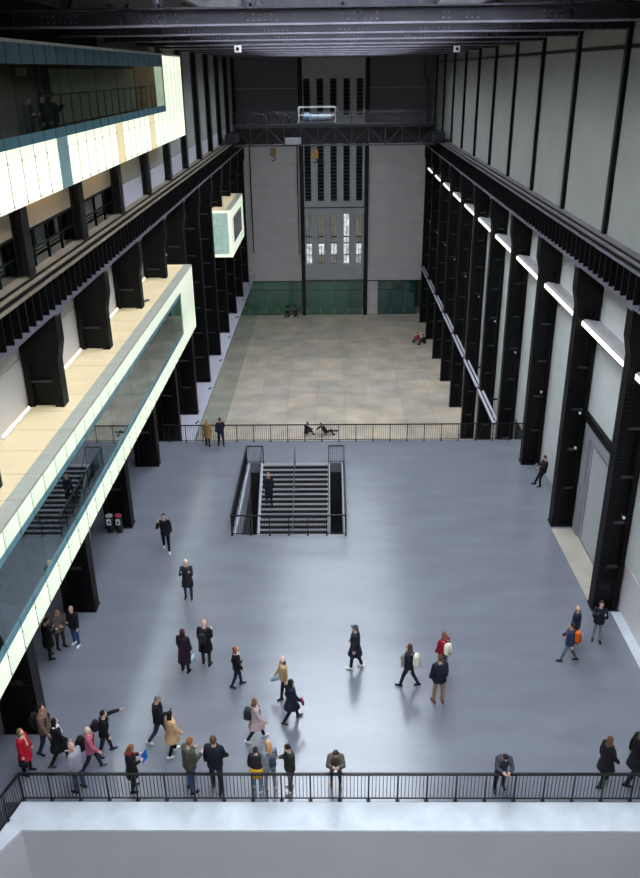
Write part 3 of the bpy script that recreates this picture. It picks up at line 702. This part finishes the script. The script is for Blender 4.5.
POSES = {
 'stand': dict(l=((3,2,4),(-3,2,4)), a=((6,9,14),(2,9,12))),
 'stand2': dict(l=((8,4,5),(-6,4,5)), a=((-4,12,20),(14,9,30))),
 'walk': dict(l=((20,6,2),(-16,14,2)), a=((-18,8,18),(20,8,24))),
 'walk2': dict(l=((-16,14,2),(20,6,2)), a=((18,8,22),(-16,8,20))),
 'step': dict(l=((11,5,2),(-9,12,2)), a=((-10,8,18),(12,8,24))),
 'phone': dict(l=((3,2,4),(-3,3,4)), a=((4,9,16),(6,8,98)), head=20),
 'walkphone': dict(l=((22,8,2),(-16,18,2)), a=((-14,8,20),(8,8,92)), head=18),
 'ear': dict(l=((18,8,3),(-14,14,3)), a=((-10,10,18),(38,26,140))),
 'photo': dict(l=((3,2,4),(-3,2,4)), a=((36,10,104),(36,10,104)), head=5),
 'read': dict(l=((3,3,5),(-2,3,5)), a=((8,8,92),(8,8,92)), head=28),
 'point': dict(l=((14,4,6),(-14,4,6)), a=((85,24,8),(0,9,20)), lean=6),
 'lean': dict(l=((-4,2,5),(-10,2,5)), a=((30,12,86),(30,12,86)), lean=20, head=22),
 'leandown': dict(l=((-6,2,5),(6,10,5)), a=((34,10,66),(36,10,62)), lean=22, head=36),
 'wall': dict(l=((22,26,4),(26,6,4)), a=((20,10,70),(24,10,80)), lean=-8, head=25),
 'sit': dict(l=((124,98,12),(116,92,12)), a=((30,14,50),(34,14,50)), lean=10, sit=1, head=15),
 'loll': dict(l=((88,2,10),(120,95,10)), a=((-48,18,10),(20,10,40)), lean=-32, sit=1),
}
def person(label, x, y, hd, h, pose, top=(30,30,36), hem='jacket', legs=(40,44,56), shoes=(30,28,28), hair=(60,44,36), style='short', skin=0, z=0, scarf=None, bulk=1.0, legskin=False, inw=.25):
    S = h/1.75; P = POSES[pose]; t = thing('person', label, 'person', (x, y, z), -R(hd), 'visitors in the hall')
    V = Vector; lean = R(P.get('lean', 0)); up_ = V((0, math.sin(lean), math.cos(lean))); fw_ = V((0, math.cos(lean), -math.sin(lean))); rt_ = V((1,0,0))
    hip = V((0,0,0)); J = {}
    for i, s in enumerate((-1, 1)):
        a, kb, ab = P['l'][i]; a = R(a); kb = R(kb); ab = R(ab)
        h0 = hip+V((s*.09, 0, -.03)); kn = h0+V((s*math.sin(ab)*.4, math.sin(a)*.43, -math.cos(a)*.43)); b = a-kb
        an = kn+V((s*math.sin(ab)*.1, math.sin(b)*.41, -math.cos(b)*.41)); pit = b*.7 if b < 0 else b*.35
        fd = V((s*.15, math.cos(pit), math.sin(pit))).normalized(); dn = V((0, math.sin(pit)*1.0, -math.cos(pit)))
        J[s] = dict(h=h0, k=kn, a=an, heel=an+dn*.05-fd*.05, toe=an+dn*.055+fd*.15)
        sh = hip+up_*.49+V((s*.175, 0, 0)); A, o_, e = [R(v) for v in P['a'][i]]; A += lean*.3
        el = sh+V((s*math.sin(o_), math.sin(A)*math.cos(o_), -math.cos(A)*math.cos(o_)))*.28
        iw = inw if P['a'][i][2] > 40 else -.08
        fd2 = V((-s*iw, math.sin(A+e), -math.cos(A+e))).normalized(); wr_ = el+fd2*.245
        J[s].update(sh=sh, e=el, w=wr_, fd=fd2)
    low = min(min(J[s]['heel'].z-.035, J[s]['toe'].z-.03) for s in (-1,1))
    if P.get('sit'): low = min(low, -.14)
    off = V((0,0,-low)); base = hip+off
    for s in (-1,1):
        for q in ('h','k','a','heel','toe','sh','e','w'): J[s][q] = J[s][q]+off
    def T(v): return v*S
    hp = lean*.6+R(P.get('head', 0)); hu = V((0, math.sin(hp), math.cos(hp))); hf = V((0, math.cos(hp), -math.sin(hp)))
    nb = base+up_*.53; hc = nb+up_*.07+hu*.13+hf*.015
    hrot = Matrix((rt_, hf, hu)).transposed()
    def rings(spec, add=0, k=1.0): return [(T(base+up_*q), (rx+add)*S*k, (ry+add)*S*k, rt_, fw_) for q, rx, ry in spec]
    TOR = [(-.12,.13,.10),(-.03,.165,.125),(.12,.15,.11),(.30,.168,.12),(.43,.175,.11),(.50,.12,.085),(.55,.06,.06)]
    # body: one continuous skin
    B = MB(); B.loft(rings(TOR))
    B.cap(T(nb-up_*.03), T(nb+up_*.08), .058*S, .055*S); B.ell(T(hc), .078*S, .096*S, .118*S, hrot, 12, 9)
    B.cap(T(hc+hf*.09-hu*.005), T(hc+hf*.112-hu*.03), .012*S, .017*S, 6); B.cap(T(hc+hf*.05-hu*.085), T(hc+hf*.07-hu*.09), .04*S, .03*S, 8)
    for s in (-1,1):
        j = J[s]; B.ell(T(hc+rt_*(s*.079)-hf*.01), .016*S, .028*S, .036*S, hrot, 8, 6)
        B.cap(T(j['sh']), T(j['e']), .054*S, .042*S); B.cap(T(j['e']), T(j['w']), .042*S, .029*S); B.cap(T(j['w']), T(j['w']+j['fd']*.07), .03*S, .038*S)
        B.cap(T(j['h']), T(j['k']), .085*S, .058*S); B.cap(T(j['k']), T(j['a']), .055*S, .038*S); B.cap(T(j['heel']), T(j['toe']), .036*S, .03*S)
    body = B.build('body', SKIN[skin], t); remesh(body, .017, .35, 3)
    # fingers, rooted in the palms
    F = MB()
    for s in (-1,1):
        j = J[s]; d = j['fd']; sd = d.cross(V((s,.2,.3))).normalized(); pn = sd.cross(d).normalized()*(1 if s > 0 else -1); p = j['w']+d*.085
        for i, ln in enumerate((.07,.08,.075,.058)):
            r0 = p+sd*((i-1.5)*.019); m1 = r0+d*ln*.55+pn*.004; F.cap(T(r0-d*.02), T(m1), .0095*S, .009*S, 6); F.cap(T(m1), T(m1+d*ln*.4-pn*.022), .009*S, .007*S, 6)
        r0 = j['w']+d*.035-sd*.03; m1 = r0-sd*.028+d*.03; F.cap(T(r0), T(m1), .012*S, .0105*S, 6); F.cap(T(m1), T(m1+d*.035-sd*.004), .0105*S, .008*S, 6)
    FING.append((body, F, SKIN[skin]))
    # face
    for s in (-1,1): MB().ell(T(hc+hf*.088+hu*.012+rt_*(s*.031)), .012*S, .008*S, .008*S, hrot, 8, 6).build('eye', EYE, t, True)
    MB().ell(T(hc+hf*.096-hu*.052), .024*S, .008*S, .007*S, hrot, 8, 6).build('mouth', LIP, t, True)
    # trousers
    if not legskin:
        Q = MB(); Q.loft(rings([(-.13,.13,.10),(-.03,.17,.13),(.08,.16,.12)], .012))
        for s in (-1,1):
            j = J[s]; Q.cap(T(j['h']), T(j['k']), .1*S, .072*S); Q.cap(T(j['k']), T(j['a']+ (j['k']-j['a'])*.06), .07*S, .056*S)
        remesh(Q.build('trousers', cloth(legs), t), .022, .5)
    for s in (-1,1):
        j = J[s]; H = MB().cap(T(j['heel']), T(j['toe']), .047*S, .042*S, 9).cap(T(j['a']), T(j['heel']*.6+j['a']*.4), .05*S, .048*S, 9)
        remesh(H.build('shoe', cloth(shoes), t), .02, .6, 2)
    # top
    C = MB(); ad = .028*bulk
    sp = [(-.06,.17,.13),(.1,.165,.125),(.30,.178,.13),(.43,.18,.118),(.505,.125,.095),(.545,.08,.08)]
    if hem in ('coat', 'long', 'cape'):
        dep = {'coat': -.36, 'long': -.55, 'cape': -.22}[hem]; spread = max(abs(J[1]['k'].y-J[-1]['k'].y)*.42, .02); wx = .0 if hem != 'cape' else .07
        mid = (J[1]['k']+J[-1]['k'])*.5-base
        rr = []
        for f_ in (1.0, .66, .33):
            zc = dep*f_; cy = mid.y*f_*.8
            rr.append((T(base+V((0, cy, zc))), (.185+.03*f_+wx)*S+ad*S, (.135+.02*f_+spread*f_)*S+ad*S, rt_, V((0,1,0))))
        C.loft(rr+rings(sp, ad))
    else: C.loft(rings([(-.12,.172,.135)]+sp, ad))
    for s in (-1,1):
        j = J[s]; q = .02*bulk; C.cap(T(j['sh']), T(j['e']), (.06+q)*S, (.05+q)*S); C.cap(T(j['e']), T(j['w']-j['fd']*.02), (.05+q)*S, (.04+q)*S)
        if hem == 'cape': C.cap(T(j['e']), T(j['e']+V((0,-.05,-.12))), .09*S, .06*S)
    remesh(C.build('coat' if hem != 'jacket' else 'jacket', cloth(top), t), .024, .5)
    # hair or hat
    if style != 'bald':
        K = MB(); hm_ = hairm(hair)
        K.ell(T(hc-hf*.022+hu*.022), .091*S, .1*S, .12*S, hrot, 12, 8)
        if style in ('long', 'bun'):
            K.cap(T(hc-hf*.05-hu*.02), T(hc-hf*.075-hu*.19), .075*S, .06*S); 
            if style == 'long': K.cap(T(hc-hf*.075-hu*.19), T(hc-hf*.09-hu*.27), .06*S, .035*S)
            for s in (-1,1): K.cap(T(hc+rt_*(s*.06)-hf*.01), T(hc+rt_*(s*.07)-hf*.02-hu*.18), .04*S, .035*S)
        if style == 'bun': K.ell(T(hc-hf*.11+hu*.05), .05*S, .05*S, .05*S)
        if style == 'cap': K.ell(T(hc+hf*.09+hu*.055), .07*S, .075*S, .014*S, hrot)
        if style == 'bobble': K.ell(T(hc+hu*.15), .05*S, .05*S, .05*S)
        remesh(K.build({'cap':'cap','beanie':'beanie','bobble':'knitted_hat'}.get(style, 'hair'), hm_, t), .018, .6, 3)
        if style == 'bobble':
            K2 = MB(); K2.cap(T(hc-hf*.06-hu*.05), T(hc-hf*.075-hu*.22), .075*S, .05*S); K2.build('hair', hairm((70,44,36)), t, True)
    if scarf:
        rr = MB(); c0 = T(nb+up_*.02); rr.loft([(c0-up_*(.05*S), .12*S, .11*S, rt_, fw_), (c0, .11*S, .105*S, rt_, fw_), (c0+up_*(.05*S), .08*S, .08*S, rt_, fw_)])
        rr.cap(c0+fw_*(.09*S), c0+fw_*(.16*S)-up_*(.3*S), .04*S, .045*S)
        remesh(rr.build('scarf', cloth(scarf), t), .022, .6, 3)
    return dict(t=t, S=S, J=J, base=base, up=up_, fw=fw_, label=label)
FING = []
def worn(p, name, label, cat):
    o = thing(name, label, cat, p['t'].location, p['t'].rotation_euler.z); return o
def backpack(p, rgb, label, w=.15, hgt=.42, dep=.12):
    o = worn(p, 'backpack', label, 'backpack'); S = p['S']; u = p['up']; f = p['fw']; r = Vector((1,0,0)); c = p['base']
    def rg(q, a, b): return ((c+u*q-f*(.19+dep*.5))*S, a*S, b*S, r, f)
    m = MB().loft([rg(.46-hgt, w*.85, dep*.7), rg(.5-hgt, w, dep), rg(.40, w, dep*.9), rg(.47, w*.8, dep*.7), rg(.5, w*.45, dep*.4)])
    remesh(m.build('bag_body', cloth(rgb), o), .024, .6)
    m = MB().loft([rg(.5-hgt, w*.7, .0), rg(.52-hgt, w*.75, dep*.3), rg(.3, w*.7, dep*.3), rg(.32, w*.6, .0)])
    for i, v in enumerate(m.v): m.v[i] = tuple(Vector(v)-f*(dep*S*.95))
    m.build('pocket', cloth(tuple(max(0, int(k*.85)) for k in rgb)), o, True)
    for s in (-1,1):
        a = (c+u*.5+r*(s*.09)-f*.14)*S; b_ = (c+u*.53+r*(s*.1))*S; d = (c+u*.42+r*(s*.11)+f*.155)*S; e = (c+u*.2+r*(s*.14)+f*.13)*S
        MB().bar(a, b_, .05*S, .02*S).bar(b_, d, .05*S, .02*S).bar(d, e, .05*S, .02*S).build('strap', cloth(tuple(max(0, int(k*.7)) for k in rgb)), o)
def handbag(p, rgb, label, side=1, drop=.25, cat='bag', w=.16, hh=.2):
    o = worn(p, 'handbag', label, cat); S = p['S']; h_ = (p['J'][side]['w']+p['J'][side]['fd']*.08); c = h_+Vector((side*.03, 0, -drop)); f = Vector((0,1,0)); r = Vector((1,0,0))
    MB().loft([(c*S+Vector((0,0,-hh*S)), .05*S, w*S, r, f), (c*S+Vector((0,0,-hh*.5*S)), .06*S, w*1.05*S, r, f), (c*S, .035*S, w*.9*S, r, f)]).build('bag_body', cloth(rgb), o, True)
    for d in (-.07, .07): MB().tube((c+Vector((0,d,-.01)))*S, h_*S, .008*S, n=6).build('bag_handle', cloth(tuple(int(k*.8) for k in rgb)), o)
def inhand(p, name, label, cat, rgb, dims, fwd=.1, upw=.02, tilt=0):
    j = p['J']; S = p['S']; c = (j[1]['w']+j[1]['fd']*fwd)+Vector((-.03,0,upw)); o = worn(p, name, label, cat)
    m = MB().box(-dims[0]/2, dims[0]/2, -dims[1]/2, dims[1]/2, -dims[2]/2, dims[2]/2); q = m.build('panel' if name == 'leaflet' else 'case', cloth(rgb), o); q.location = c*S; q.rotation_euler = (R(tilt), 0, 0)
    m = MB().box(-dims[0]/2*.8, dims[0]/2*.8, -dims[1]/2-.002, -dims[1]/2, -dims[2]/2*.8, dims[2]/2*.8); q2 = m.build('fold' if name == 'leaflet' else 'screen', cloth(tuple(int(k*.8) for k in rgb)), o); q2.location = c*S; q2.rotation_euler = (R(tilt), 0, 0)

BLK = (26,25,29); NAVY = (30,34,50); JEAN = (52,66,96); DJ = (38,44,62); GREY = (110,112,120)
# along the near railing and left foreground, left to right
p = person('person in red coat with light brown hair at the left end of near railing', -9.3, 17.6, 100, 1.62, 'stand', (176,24,42), 'coat', BLK, BLK, (150,110,76), 'long', scarf=(214,180,150))
handbag(p, BLK, 'black shoulder bag carried by person in red coat', 1, .1)
p = person('person in brown jacket walking behind the red coat', -8.94, 18.36, 95, 1.82, 'step', (112,90,78), 'jacket', DJ, BLK, (40,30,26), 'short', 1)
backpack(p, BLK, 'black backpack on person in brown jacket')
person('person in black knee coat with white hood striding at left', -8.45, 18.0, 60, 1.66, 'walk', BLK, 'coat', BLK, (60,60,62), (24,20,20), 'long', scarf=(226,222,220))
person('bald person in lilac-grey jumper and jeans leaning at near railing', -7.6, 16.98, 290, 1.72, 'phone', (150,144,158), 'jacket', JEAN, BLK, style='bald')
p = person('person in pink top with grey hair walking right', -7.41, 17.71, 80, 1.6, 'walk', (176,92,112), 'jacket', DJ, (80,80,90), (200,178,160), 'short')
backpack(p, (24,24,26), 'large black backpack on person in pink top', .17, .46, .14)
p = person('person in black jacket raising an arm forward', -7.18, 18.32, 75, 1.62, 'point', BLK, 'jacket', (36,42,60), (34,38,54), (24,22,22), 'short')
backpack(p, (34,34,40), 'dark backpack on person raising an arm', .13, .36)
p = person('person in black coat and red scarf reading a blue leaflet', -6.06, 17.0, 70, 1.62, 'read', BLK, 'coat', BLK, BLK, (120,80,50), 'long', scarf=(150,24,40))
inhand(p, 'leaflet', 'bright blue leaflet held at the near railing', 'leaflet', (30,110,200), (.34,.012,.26), .16, .06, -40)
p = person('grey haired person in black jacket striding with phone', -5.65, 18.85, 80, 1.76, 'walkphone', BLK, 'jacket', (44,52,78), (190,190,196), (128,124,122), 'short', bulk=1.3)
inhand(p, 'phone', 'dark phone held by grey haired walking person', 'phone', (24,24,28), (.075,.012,.15), .1, .03, -50)
person('person in camel coat with black hair and white shoes', -5.16, 18.33, 50, 1.6, 'step', (200,160,116), 'coat', BLK, (232,230,228), (20,18,20), 'long')
person('ginger haired person in olive jacket and jeans at near railing', -4.4, 16.98, 45, 1.85, 'read', (74,74,64), 'jacket', (66,92,136), (40,44,60), (130,80,50), 'short', bulk=1.2)
person('tall person in dark navy jacket seen from behind at near railing', -3.68, 16.98, 10, 1.95, 'stand2', (28,32,42), 'jacket', (34,38,54), (70,50,40), (96,66,46), 'short', bulk=1.2)
p = person('child in dark jacket with yellow jumper tied at waist', -2.53, 17.0, 10, 1.55, 'stand2', (40,40,46), 'jacket', (110,140,168), (226,226,226), (44,34,30), 'short')
o = worn(p, 'jumper', 'yellow jumper tied round the waist of child', 'jumper'); S_ = p['S']; r_ = Vector((1,0,0)); f_ = Vector((0,1,0)); b_ = p['base']
MB().loft([((b_+Vector((0,-.02,-.32)))*S_, .18*S_, .16*S_, r_, f_), ((b_+Vector((0,-.01,-.12)))*S_, .21*S_, .18*S_, r_, f_), ((b_+Vector((0,0,.06)))*S_, .195*S_, .165*S_, r_, f_)]).build('jumper_body', cloth((222,170,40)), o, True)
MB().cap((b_+Vector((-.06,.18,.02)))*S_, (b_+Vector((-.1,.2,-.22)))*S_, .035, .03).build('sleeve', cloth((222,170,40)), o, True); MB().cap((b_+Vector((.06,.18,.02)))*S_, (b_+Vector((.09,.2,-.24)))*S_, .035, .03).build('sleeve', cloth((222,170,40)), o, True)
p = person('blonde person in grey jacket and grey trousers at near railing', -2.17, 17.05, 330, 1.68, 'phone', (132,136,148), 'jacket', (138,136,144), (180,160,150), (190,142,96), 'long')
backpack(p, (62,72,96), 'small blue-grey backpack on blonde person', .11, .34, .08)
person('person in black beanie and dark green jacket at near railing', -1.6, 17.0, 250, 1.66, 'phone', (44,48,44), 'jacket', (84,84,94), (200,196,192), (22,22,24), 'beanie', bulk=1.2)
person('person in brown jacket leaning on near railing facing the viewer', -.31, 17.1, 180, 1.64, 'lean', (88,80,72), 'jacket', (120,118,122), (150,100,56), (60,48,40), 'short', bulk=1.1, inw=.75)
p = person('person in dusty pink coat striding right with long brown hair', -2.71, 18.89, 80, 1.6, 'walk', (188,164,164), 'coat', (28,26,28), (232,230,230), (120,84,62), 'long')
backpack(p, (48,50,56), 'dark grey backpack on person in dusty pink coat')
p = person('person in pink bobble hat and tan jacket', -1.98, 20.76, 250, 1.56, 'step', (186,152,112), 'jacket', (36,34,44), (40,44,58), (236,200,204), 'bobble')
handbag(p, (170,186,206), 'pale blue bag carried by person in pink bobble hat', 1, .06)
p = person('person in navy coat with black hair walking beside tan jacket', -1.67, 19.69, 70, 1.62, 'walk', (34,36,52), 'coat', (26,26,32), (70,70,78), (26,22,22), 'long')
inhand(p, 'purse', 'dark red purse held by person in navy coat', 'purse', (130,30,54), (.2,.06,.16), .08, .0)
p = person('red haired person in black jacket with white scarf walking right', -3.54, 21.29, 85, 1.58, 'step', (30,28,32), 'jacket', (36,44,72), (34,36,50), (150,88,60), 'bun', scarf=(220,214,208))
handbag(p, (34,34,38), 'black shoulder bag carried by red haired person', -1, -.25, 'bag', .2, .24)
p = person('bald person in long dark coat seen from behind', -4.73, 22.39, 10, 1.78, 'phone', (28,28,34), 'coat', (44,46,60), (30,32,42), style='bald', bulk=1.1)
backpack(p, (36,38,44), 'black backpack on bald person in dark coat', .13, .36)
p = person('person in long plum coat with dark red hair seen from behind', -5.4, 22.03, 15, 1.7, 'stand', (44,30,44), 'long', (30,28,34), (26,24,26), (66,32,32), 'long')
handbag(p, (176,206,222), 'pale blue shopping bag beside person in plum coat', 1, .16, 'shopping bag', .12, .28)
p = person('blond person in dark coat walking toward viewer with phone', -5.97, 26.26, 178, 1.7, 'photo', (40,40,48), 'coat', (56,66,92), (34,36,46), (214,196,160), 'short')
inhand(p, 'phone', 'dark phone held up by blond walking person', 'phone', (24,24,28), (.08,.012,.15), .1, .02)
p = person('person in black jacket and white shoes talking on a phone', -7.45, 29.68, 172, 1.78, 'ear', (24,25,32), 'jacket', (22,22,26), (236,236,236), (40,30,28), 'short')
person('person in navy cape coat and cap walking left with white shoes', .38, 22.18, 285, 1.74, 'step', (34,38,52), 'coat', (24,26,34), (232,232,232), (66,66,78), 'cap', bulk=1.3)
p = person('person in navy top striding left with brown hair', 2.11, 21.28, 290, 1.7, 'walk', (34,36,50), 'jacket', (34,42,60), (34,34,42), (84,56,44), 'long')
backpack(p, (216,212,196), 'cream backpack on person striding left')
o = worn(p, 'coat_on_arm', 'pale grey coat carried over arm of person striding left', 'coat'); q = p['J'][1]; MB().cap(q['e']*p['S'], q['w']*p['S'], .09, .08).cap((q['e']+Vector((0,.08,0)))*p['S'], (q['e']+Vector((.02,.12,-.45)))*p['S'], .09, .06).cap((q['w']+Vector((0,0,-.02)))*p['S'], (q['w']+Vector((.02,.02,-.4)))*p['S'], .08, .06).build('folded_coat', cloth((178,174,176)), o, True)
p = person('person in dark red top with brown hair, far one of the right pair', 3.32, 21.97, 330, 1.62, 'stand', (150,30,48), 'jacket', (120,118,130), (60,54,54), (130,84,60), 'bun')
backpack(p, (226,220,206), 'white backpack on person in dark red top')
p = person('person in navy puffer jacket and khaki trousers', 3.01, 20.53, 345, 1.82, 'stand', (32,36,50), 'jacket', (150,122,98), (110,62,44), (86,62,50), 'short', bulk=1.6)
person('bald person in navy jacket beside orange backpack', 8.13, 23.38, 300, 1.62, 'stand', (30,36,58), 'jacket', (44,50,66), (36,38,46), style='bald', bulk=1.3)
p = person('child in navy and blue jacket walking beside the bald person', 7.69, 22.52, 285, 1.58, 'walk', (36,52,84), 'jacket', (96,106,112), (34,36,42), (50,36,30), 'short')
backpack(p, (224,96,30), 'bright orange backpack on child at right')
p = person('person in dark jacket and grey trousers holding a camera', 9.0, 23.6, 195, 1.66, 'photo', (30,34,48), 'jacket', (140,138,146), (32,32,38), (40,32,30), 'short', bulk=1.2)
inhand(p, 'camera', 'black camera held by person in grey trousers', 'camera', (22,22,24), (.14,.08,.1), .1, .0)
person('person in dark grey shirt leaning over near railing, head down', 4.32, 17.02, 180, 1.68, 'leandown', (62,66,76), 'jacket', (30,30,36), (44,44,50), (40,30,26), 'short', inw=.6)
person('person in black coat with brown hair walking right by near railing', 7.3, 17.2, 70, 1.74, 'step', (26,26,32), 'coat', (30,30,38), (28,28,34), (96,66,52), 'long')
person('person in long black coat with auburn hair at right edge', 8.22, 17.3, 75, 1.95, 'walk', (24,23,27), 'coat', (28,27,32), (30,30,32), (120,74,50), 'long')
person('small dark clothed person at right end of near railing', 8.5, 16.95, 300, 1.45, 'stand', (36,26,34), 'coat', BLK, BLK, (40,28,26), 'short')
person('dark clothed person leaning back against the right wall', 9.86, 35.5, 265, 1.62, 'wall', (26,26,30), 'jacket', (24,24,28), (24,24,26), (30,24,24), 'short', bulk=1.3)
person('person in tan fur coat at the far railing', -7.15, 40.35, 20, 1.56, 'stand', (146,110,72), 'coat', (40,36,40), BLK, (170,130,84), 'long', bulk=1.4)
person('person in navy coat beside the tan coat at far railing', -6.43, 40.35, 340, 1.62, 'stand2', (32,34,52), 'jacket', (36,38,52), BLK, (70,46,40), 'short', bulk=1.3, scarf=(110,40,50))
person('person in black coat under the left box, nearest of three', -10.25, 22.72, 50, 1.64, 'read', (24,22,24), 'coat', (24,22,24), BLK, (30,24,24), 'short', bulk=1.2)
person('person in brown-grey jacket under the left box, middle of three', -10.03, 23.26, 120, 1.62, 'read', (98,88,82), 'jacket', (48,46,50), BLK, (170,130,96), 'short', bulk=1.2)
person('bald person in black jacket and jeans under the left box', -9.54, 23.43, 200, 1.64, 'stand', (24,26,30), 'jacket', (52,76,122), (220,220,224), style='bald', bulk=1.3)
person('person in dark coat walking down the stairs', -3.55, 36.0, 175, 1.68, 'stand2', (30,32,44), 'coat', (40,44,56), BLK, (150,116,90), 'long', z=-1.2)
person('dark clothed person sitting on lower floor, left of the pair', -2.38, 57.2, 60, 1.7, 'sit', (50,40,48), 'jacket', (30,30,36), BLK, (60,42,36), 'short', z=ZL)
person('dark clothed person reclining on lower floor beside another', -.85, 57.3, 80, 1.75, 'loll', (26,26,30), 'jacket', (28,28,34), BLK, (40,30,28), 'short', z=ZL)
person('dark clothed person sitting by the far left glass doors', -5.3, 90.2, 200, 1.75, 'sit', (28,28,32), 'jacket', (30,30,36), BLK, (40,30,28), 'short', z=ZL)
person('second dark clothed person sitting by the far left glass doors', -4.5, 90.3, 170, 1.75, 'sit', (40,36,42), 'jacket', (30,30,36), BLK, (90,60,40), 'long', z=ZL)
person('person in red top sitting against right columns of lower hall', 8.55, 80.4, 265, 1.75, 'sit', (190,40,64), 'jacket', (30,30,36), BLK, (60,40,36), 'short', z=ZL)
person('dark clothed person sitting beside the red top in lower hall', 9.05, 79.6, 265, 1.75, 'sit', (28,28,32), 'jacket', (30,30,36), BLK, (40,30,28), 'short', z=ZL)
0 and person('person in tan top standing inside the mid left box window', -9.4, 19.6, 120, 1.7, 'phone', (120,104,92), 'jacket', (70,68,72), BLK, (70,50,40), 'short', z=4.78)
for i, (yy, hd_) in enumerate(((25.8, 110), (27.2, 100), (28.3, 80))):
    person('dark clothed person behind the upper balcony rail, %s from left' % ORD[i], -9.3, yy, hd_, 1.62, ('read', 'stand', 'photo')[i], (34,32,34), 'jacket', (30,30,34), BLK, (70,44,34), 'short', z=16.42)
flush()
for body, F, m in FING:
    me = body.data; bm = bmesh.new(); bm.from_mesh(me); tmp = F.mesh('tmp', m, True); bm.from_mesh(tmp); bm.to_mesh(me); bm.free(); bpy.data.meshes.remove(tmp)
for o in bpy.data.objects:
    if o.type == 'MESH' and o.data.users == 1 and o.data.name.startswith('tmp'): pass
